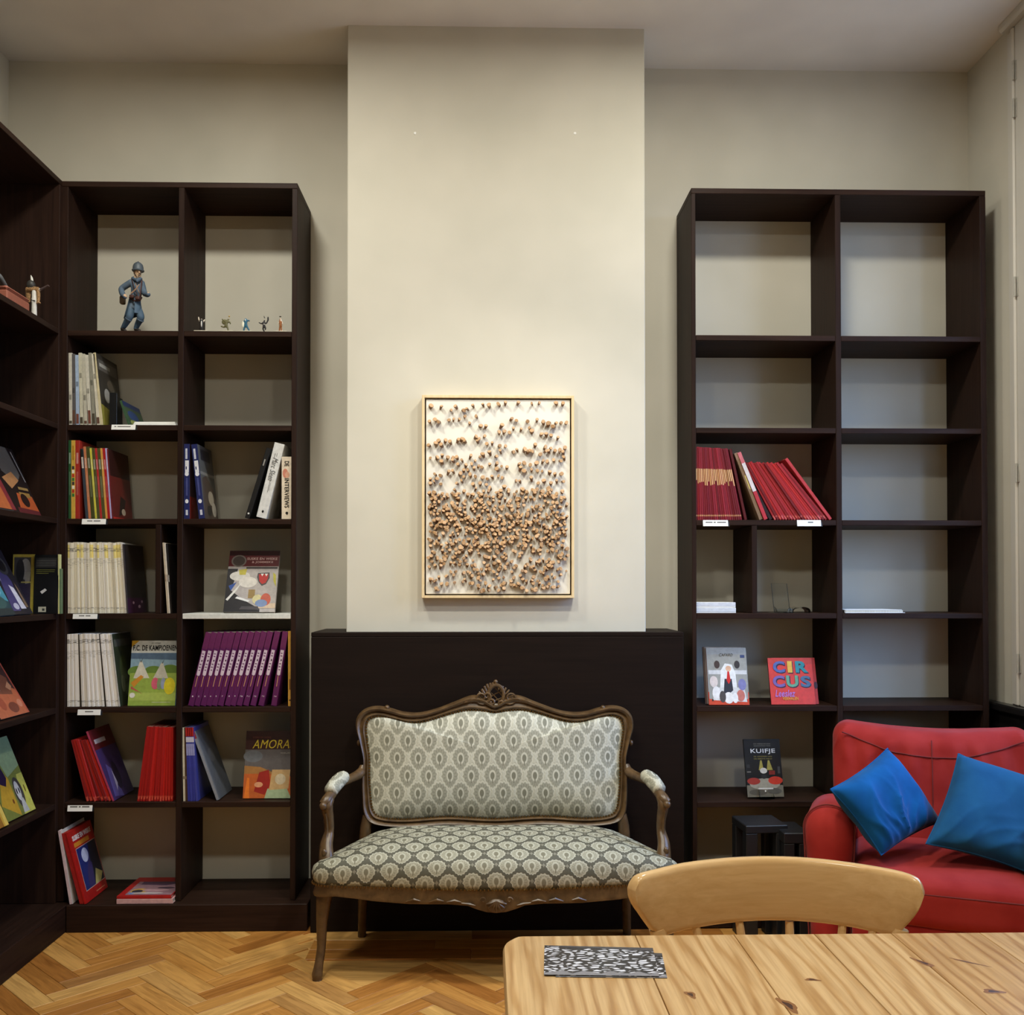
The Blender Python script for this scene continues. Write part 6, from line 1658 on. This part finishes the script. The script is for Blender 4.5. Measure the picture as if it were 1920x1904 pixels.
hz = fp(259, 501, -0.004); hz.z += dz
b = MB(); b.lathe((hz.x, hz.y, hz.z), [(0.0235, -0.006), (0.0245, -0.002), (0.0215, 0.000), (0.0205, 0.012), (0.0175, 0.022), (0.010, 0.029), (0.0, 0.031)], 18)
b.tube([(hz.x, hz.y - 0.017, hz.z + 0.020), (hz.x, hz.y, hz.z + 0.033), (hz.x, hz.y + 0.017, hz.z + 0.020)], 0.003, 6); sbuild(b, 'helmet', M_helm)
def q_(px, py, dy): p = fp(px, py, dy); p.z += dz; return p
# face: nose, eyes, ear, chin strap
b = MB(); b.tube([q_(260.5, 503.5, -0.018), q_(261.5, 507, -0.024), q_(261, 508, -0.018)], [0.0018, 0.0032, 0.002], 6); b.ell(q_(251.5, 506, -0.006), (0.003, 0.004, 0.006), 8, 6); sbuild(b, 'nose_and_ear', M_flesh)
b = MB(); b.ell(q_(258.5, 504.3, -0.0185), (0.0019, 0.0012, 0.0013), 6, 4); b.ell(q_(263.5, 504.3, -0.0175), (0.0019, 0.0012, 0.0013), 6, 4); b.tube([q_(258.5, 510.8, -0.0185), q_(261, 511.1, -0.020), q_(263.3, 510.8, -0.018)], 0.0008, 5); sbuild(b, 'eyes_and_mouth', M_boot)
b = MB(); b.tube([q_(252.5, 502, -0.010), q_(253, 509, -0.014), q_(257.5, 515, -0.019), q_(263, 510, -0.018), q_(265.5, 502, -0.012)], 0.0014, 6); sbuild(b, 'chin_strap', M_boot)
b = MB(); b.tube([q_(249, 517, -0.018), q_(257, 521, -0.030), q_(264, 518, -0.020), q_(262, 516, 0.014), q_(252, 516, 0.014), q_(249, 517, -0.018)], 0.0065, 8, caps=False); sbuild(b, 'scarf_collar', M_hblue)
b = MB(); b.tube([q_(247, 519, -0.024), q_(252, 535, -0.036), q_(258, 551, -0.032)], 0.0032, 6, flat=0.5); b.tube([q_(266, 521, -0.018), q_(264, 538, -0.034), q_(262, 554, -0.028)], 0.0032, 6, flat=0.5); b.tube([q_(243, 553, -0.022), q_(251, 559, -0.032), q_(262, 559, -0.026), q_(266, 553, -0.008)], 0.0040, 8, flat=0.6); sbuild(b, 'webbing_straps', M_strap)
b = MB(); b.tube([q_(261, 528, -0.040), q_(255, 537, -0.042), q_(246, 545, -0.040)], [0.0018, 0.0026, 0.0030], 6); b.tube([q_(254, 526, -0.036), q_(258, 536, -0.041), q_(261, 544, -0.036)], 0.0014, 6); sbuild(b, 'gun_sling', M_tan)
for (px, py) in ((247, 551), (258, 554)):
    b = MB(); c = q_(px, py, -0.034); b.rbox((c.x, c.y, c.z), (0.009, 0.006, 0.007), 0.003, 4); sbuild(b, 'ammo_pouch', M_strap)
b = MB(); c = q_(230, 558, 0.0); b.rbox((c.x, c.y, c.z), (0.010, 0.012, 0.017), 0.006, 5); sbuild(b, 'haversack', cm((120, 104, 86), 0.7))
# greatcoat skirt, open at the front
b = MB(); rr = []
cc0 = q_(252.5, 556, -0.004)
for k, (dzz, rx, ry_) in enumerate(((0.0, 0.022, 0.020), (-0.02, 0.026, 0.025), (-0.045, 0.032, 0.031), (-0.064, 0.036, 0.035))):
    ring = []
    for i in range(25):
        a = R(-62 + 304 * i / 24) - R(2)
        lowr = -0.018 * (k / 3) * max(0, -math.cos(a))
        ring.append(Vector((cc0.x - 0.002 * k + rx * math.cos(a), cc0.y + ry_ * math.sin(a) * 1.0, cc0.z + dzz + lowr)))
    rr.append(ring)
# (angles measured from +x; the gap faces us)
b.loft(rr, closed=False, caps=False)
i0 = len(b.v)
b.loft([[Vector((cc0.x + (p.x - cc0.x) * 0.94, cc0.y + (p.y - cc0.y) * 0.94, p.z)) for p in r] for r in rr[::-1]], closed=False, caps=False)
sbuild(b, 'coat_skirt', M_hblue2)
for k, (a_, b_) in enumerate(((rk, rf), (lk, lf))):
    bb = MB(); p0, p1 = J[a_][0] + Vector((0, 0, dz)), J[b_][0] + Vector((0, 0, dz))
    bb.tube([p0.lerp(p1, 0.16), p0.lerp(p1, 0.22)], 0.0155, 12); bb.build('puttee_cuff', M_hblue, sold, smooth=True)

# five miniature figures on white card bases
def mini(label, cx, pts, edges, colf, extra=None, base=True):
    Y = 3.9155
    s = Y / FPX
    zz = LZ[0]
    t = thing('figurine', label, 'figurine', (at(cx, 610, Y).x, Y, zz), group='miniature figurines on the top shelf')
    bx = at(cx, 610, Y).x
    bh = 0.0035
    if base:
        b = MB(); b.bbox((bx - 13 * s, Y - 0.012, zz + 0.0004), (bx + 13 * s, Y + 0.016, zz + bh), 0.0006); b.build('base', cm((214, 206, 186)), t)
    jj = [(Vector((bx + p[0] * s, Y + (p[3] if len(p) > 3 else 0.0) * s, zz + bh + p[1] * s)), p[2] * s) for p in pts]
    me = skin_mesh('body', jj, edges, 1)
    mn = min(v.co.z for v in me.vertices)
    cols = []
    for v in me.vertices: v.co.z += zz + (bh if base else 0.0005) - mn
    for p in me.polygons:
        c = p.center
        col = colf((c.x - bx) / s, (c.z - zz - bh) / s)
        if col not in cols: cols.append(col); me.materials.append(cm(col, 0.6))
        p.material_index = cols.index(col)
    me.transform(MW[t.name].inverted()); link_obj('body', me, t)
    if extra:
        for nm, kind, prm, col in extra:
            b = MB()
            if kind == 'e': b.ell((bx + prm[0] * s, Y + prm[5] * s, zz + bh + prm[1] * s), (prm[2] * s, prm[4] * s, prm[3] * s), 10, 8)
            else: b.tube([(bx + q[0] * s, Y + q[2] * s, zz + bh + q[1] * s) for q in prm], [q[3] * s for q in prm], 7)
            b.build(nm, cm(col, 0.6), t, smooth=True)
# joints: 0 pelvis 1 chest 2 neck 3 head 4 r-elbow 5 r-hand 6 l-elbow 7 l-hand 8 r-knee 9 r-foot 10 l-knee 11 l-foot
SE = [(0, 1), (1, 2), (2, 3), (1, 4), (4, 5), (1, 6), (6, 7), (0, 8), (8, 9), (0, 10), (10, 11)]
mini('tiny figurine in a black robe raising both arms, leftmost of five', 378, [(0, 10, 3.0), (0, 18, 3.0), (0, 21.5, 1.4), (0, 24, 2.3), (-4.5, 21, 1.4), (-6, 28, 1.1), (4.5, 20, 1.4), (6, 23, 1.1), (-1.3, 5, 2.6), (-1.5, 0.6, 2.4), (1.5, 5, 2.6), (1.7, 0.6, 2.4)], SE,
     lambda x, z_: (222, 206, 186) if z_ > 21.8 or abs(x) > 3.6 else (28, 24, 24), [('white_bib', 'e', (0.6, 13, 1.3, 6, 1.0, -2.8), (226, 222, 214))])
mini('tiny figurine of a running person in an olive coat, second of five', 425, [(-1, 12, 2.6), (0, 19, 3.0), (3, 22.5, 1.3), (4.6, 25.5, 2.2), (-5, 20, 1.5), (-9, 24, 1.0), (6, 18, 1.5), (7, 14, 1.1), (2, 7, 1.7), (3.2, 0.6, 1.4), (-5, 8, 1.7), (-11, 10.5, 1.2)], SE,
     lambda x, z_: (206, 186, 150) if z_ > 23.2 and x > 2 else (104, 100, 66), [('flying_coat', 'e', (-4.0, 17.5, 5.5, 5.0, 2.0, 1.0), (112, 108, 72)), ('hair', 'e', (4.8, 28, 1.6, 1.8, 1.6, 0), (190, 160, 90))])
mini('tiny figurine in a blue suit striding, white coat over one arm, middle of five', 460.5, [(0, 13, 2.6), (0.5, 20, 3.0), (0, 23.5, 1.3), (0, 26.5, 2.2), (-4, 18, 1.5), (-6, 14, 1.2), (4, 21, 1.5), (8, 20, 1.2), (-2.4, 7, 1.7), (-3.5, 0.6, 1.5), (4, 7, 1.7), (7.5, 0.6, 1.5)], SE,
     lambda x, z_: (214, 186, 150) if z_ > 24 else (40, 96, 122), [('draped_coat', 'e', (-4.6, 12.5, 2.6, 6.5, 1.6, -1.2), (226, 222, 200)), ('shirt_front', 'e', (0.2, 20.5, 0.9, 2.4, 0.8, -3.0), (226, 226, 222))])
mini('tiny black figurine caught in a wild leap on one leg, fourth of five', 495, [(0, 12, 2.4), (-0.5, 18, 2.8), (0.5, 21, 1.2), (1.4, 23.6, 2.0), (-5, 16.5, 1.2), (-10, 19, 1.0), (4.5, 17, 1.4), (7.5, 24, 1.4), (-2, 7, 1.6), (1.2, 0.6, 1.2), (3, 8.5, 1.6), (2.2, 4.5, 1.3)], SE,
     lambda x, z_: (38, 34, 34), [('pale_sash', 'e', (0.4, 13, 2.2, 1.2, 2.0, -1.0), (190, 186, 178)), ('raised_wing', 'e', (7.4, 23.5, 1.5, 4.6, 1.0, 0.4), (36, 32, 32)), ('plume', 't', [(1.2, 25, 0, 0.9), (0.2, 27.5, 0, 0.7), (-0.2, 29.5, 0, 0.3)], (60, 56, 54))], base=False)
mini('tiny figurine standing in orange-brown trousers and white top, rightmost of five', 526, [(0, 13, 2.4), (0, 20, 2.7), (0, 23.5, 1.2), (0, 26, 2.1), (-3.2, 18, 1.4), (-4.2, 13.5, 1.1), (3.2, 18, 1.4), (3.6, 13.5, 1.1), (-1.5, 7, 1.6), (-2.2, 0.6, 1.5), (1.8, 7, 1.6), (2.6, 0.6, 1.5)], SE,
     lambda x, z_: (206, 170, 140) if z_ > 24.2 else ((222, 212, 196) if abs(x) > 2.8 or (z_ > 20 and x > 0) else (150, 90, 44)), [('cap', 'e', (-0.6, 28, 2.2, 1.0, 2.0, 0), (70, 54, 40))])

# ---------------------------------------------------------------- figures on the left wall unit
def lp(px, py, X_): return on_x(px, py, X_)
XW_ = XUF - 0.055
zf = LZ[0]
s1 = on_x(65, 583, XW_); YW = s1.y; us = YW / FPX
wf = thing('warrior_figurine', 'white-robed warrior figurine with spiked helmet, leopard cape and levelled rifle', 'figurine', (XW_, YW, zf))
def wq(px, py, dy=0.0): p = at(px, py, YW + dy); return p
zbase = wq(65, 584).z; ofs = zf + 0.0005 - zbase
def wz(px, py, dy=0.0): p = wq(px, py, dy); p.z += ofs; return p
b = MB()
c0 = wz(64, 584)
b.lathe((c0.x, c0.y, c0.z), [(5.5 * us, 0.0), (5.2 * us, 8 * us), (4.6 * us, 22 * us), (4.4 * us, 36 * us), (5.2 * us, 42 * us), (4.2 * us, 46 * us), (4.4 * us, 56 * us), (3.4 * us, 62 * us), (2.0 * us, 64 * us)], 14)
b.build('robe', cm((222, 216, 206), 0.7), wf, smooth=True)
b = MB(); p = wz(58.5, 514); b.ell((p.x, p.y, p.z), (7.5 * us, 7.5 * us, 8.8 * us), 14, 10); b.build('helmet', cm((60, 58, 54), 0.5), wf, smooth=True)
b = MB(); b.tube([wz(60.5, 507), wz(59.5, 501), wz(58, 496)], [2.4 * us, 2.0 * us, 0.6 * us], 8); b.build('helmet_spike', cm((230, 226, 216), 0.5), wf, smooth=True)
def mat_leopard():
    m = new_mat('leopard_pelt', (150, 110, 66), 0.8)
    w_ = node(m, 'ShaderNodeTexVoronoi'); w_.inputs['Scale'].default_value = 230; link(m, coords(m, 'Object'), w_.inputs['Vector'])
    link(m, ramp(m, w_.outputs['Distance'], [(0.25, (60, 40, 24)), (0.45, (164, 124, 80))]), bsdf(m).inputs['Base Color'])
    return m
M_leo = mat_leopard()
b = MB(); b.tube([wz(50, 523), wz(57, 522), wz(64, 522), wz(73, 522)], [4.0 * us, 5.6 * us, 5.0 * us, 3.6 * us], 10); b.tube([wz(53, 522, 0.004), wz(53, 534, 0.006), wz(54, 547, 0.006)], [6.0 * us, 5.4 * us, 3.2 * us], 10, flat=0.5); b.tube([wz(71.5, 523), wz(72.5, 535), wz(72, 545), wz(72.5, 549)], [3.6 * us, 3.0 * us, 2.8 * us, 4.2 * us], 8); b.build('leopard_cape', M_leo, wf, smooth=True)
b = MB(); b.tube([wz(58, 542, -0.006), wz(66, 544, -0.012)], 0.9 * us, 6); b.build('belt', M_boot, wf)
b = MB(); b.tube([wz(76, 523, -0.004), wz(83, 519, -0.006), wz(90, 515, -0.008)], [2.2 * us, 1.8 * us, 1.4 * us], 8); b.tube([wz(90, 515, -0.008), wz(93, 517, -0.008)], [1.4 * us, 0.8 * us], 6); b.build('rifle', cm((86, 70, 68), 0.5), wf, smooth=True)
b = MB(); b.ell(wz(74.5, 523), (2.4 * us, 2.4 * us, 2.8 * us), 8, 6); b.build('cuff', cm((214, 206, 196), 0.6), wf, smooth=True)
# red trunk with a grey figure bending over it
XB = XUF - 0.02
a = on_x(13.5, 553, XB); c = on_x(58.5, 581, XB)
tr = thing('trunk', 'terracotta-red toy trunk on the left wall unit\'s upper shelf', 'toy trunk', (XB - 0.04, (a.y + c.y) / 2, zf))
hh = on_x(58, 553, XB).z - on_x(58, 581, XB).z
yA, yB = a.y, c.y - 0.012
b = MB(); b.bbox((XB - 0.085, yA, zf + 0.0005), (XB, yB, zf + hh * 0.72), 0.004); b.build('body', cm((152, 88, 68), 0.7), tr)
b = MB(); b.bbox((XB - 0.087, yA - 0.002, zf + hh * 0.73), (XB + 0.002, yB + 0.002, zf + hh), 0.008); b.build('lid', cm((158, 94, 74), 0.7), tr)
gf = thing('grey_figurine', 'grey-clad figurine bending over the red toy trunk at the left border', 'figurine', (XB - 0.05, yA - 0.03, zf))
gy = yA - 0.045
zt2 = zf + hh
JJ = [(Vector((XB - 0.055, gy - 0.015, zf + 0.055)), 0.020), (Vector((XB - 0.050, gy + 0.008, zf + 0.092)), 0.022), (Vector((XB - 0.046, gy + 0.025, zf + 0.108)), 0.010), (Vector((XB - 0.044, gy + 0.038, zf + 0.118)), 0.016),
      (Vector((XB - 0.018, gy + 0.025, zf + 0.090)), 0.010), (Vector((XB - 0.014, gy + 0.052, zt2 + 0.012)), 0.008), (Vector((XB - 0.016, gy + 0.072, zt2 + 0.006)), 0.006),
      (Vector((XB - 0.070, gy - 0.015, zf + 0.03)), 0.012), (Vector((XB - 0.070, gy - 0.015, zf + 0.006)), 0.009), (Vector((XB - 0.035, gy - 0.012, zf + 0.03)), 0.012), (Vector((XB - 0.030, gy - 0.012, zf + 0.006)), 0.009)]
me = skin_mesh('body', JJ, [(0, 1), (1, 2), (2, 3), (1, 4), (4, 5), (5, 6), (0, 7), (7, 8), (0, 9), (9, 10)], 2)
mn = min(v.co.z for v in me.vertices)
for v in me.vertices: v.co.z += zf + 0.0005 - mn
me.materials.append(cm((92, 92, 92), 0.7)); me.materials.append(cm((206, 186, 172), 0.6))
for p in me.polygons: p.material_index = 1 if ((p.center - JJ[6][0]).length < 0.012 or (p.center - JJ[3][0]).length < 0.017) else 0
me.transform(MW[gf.name].inverted()); link_obj('body', me, gf)
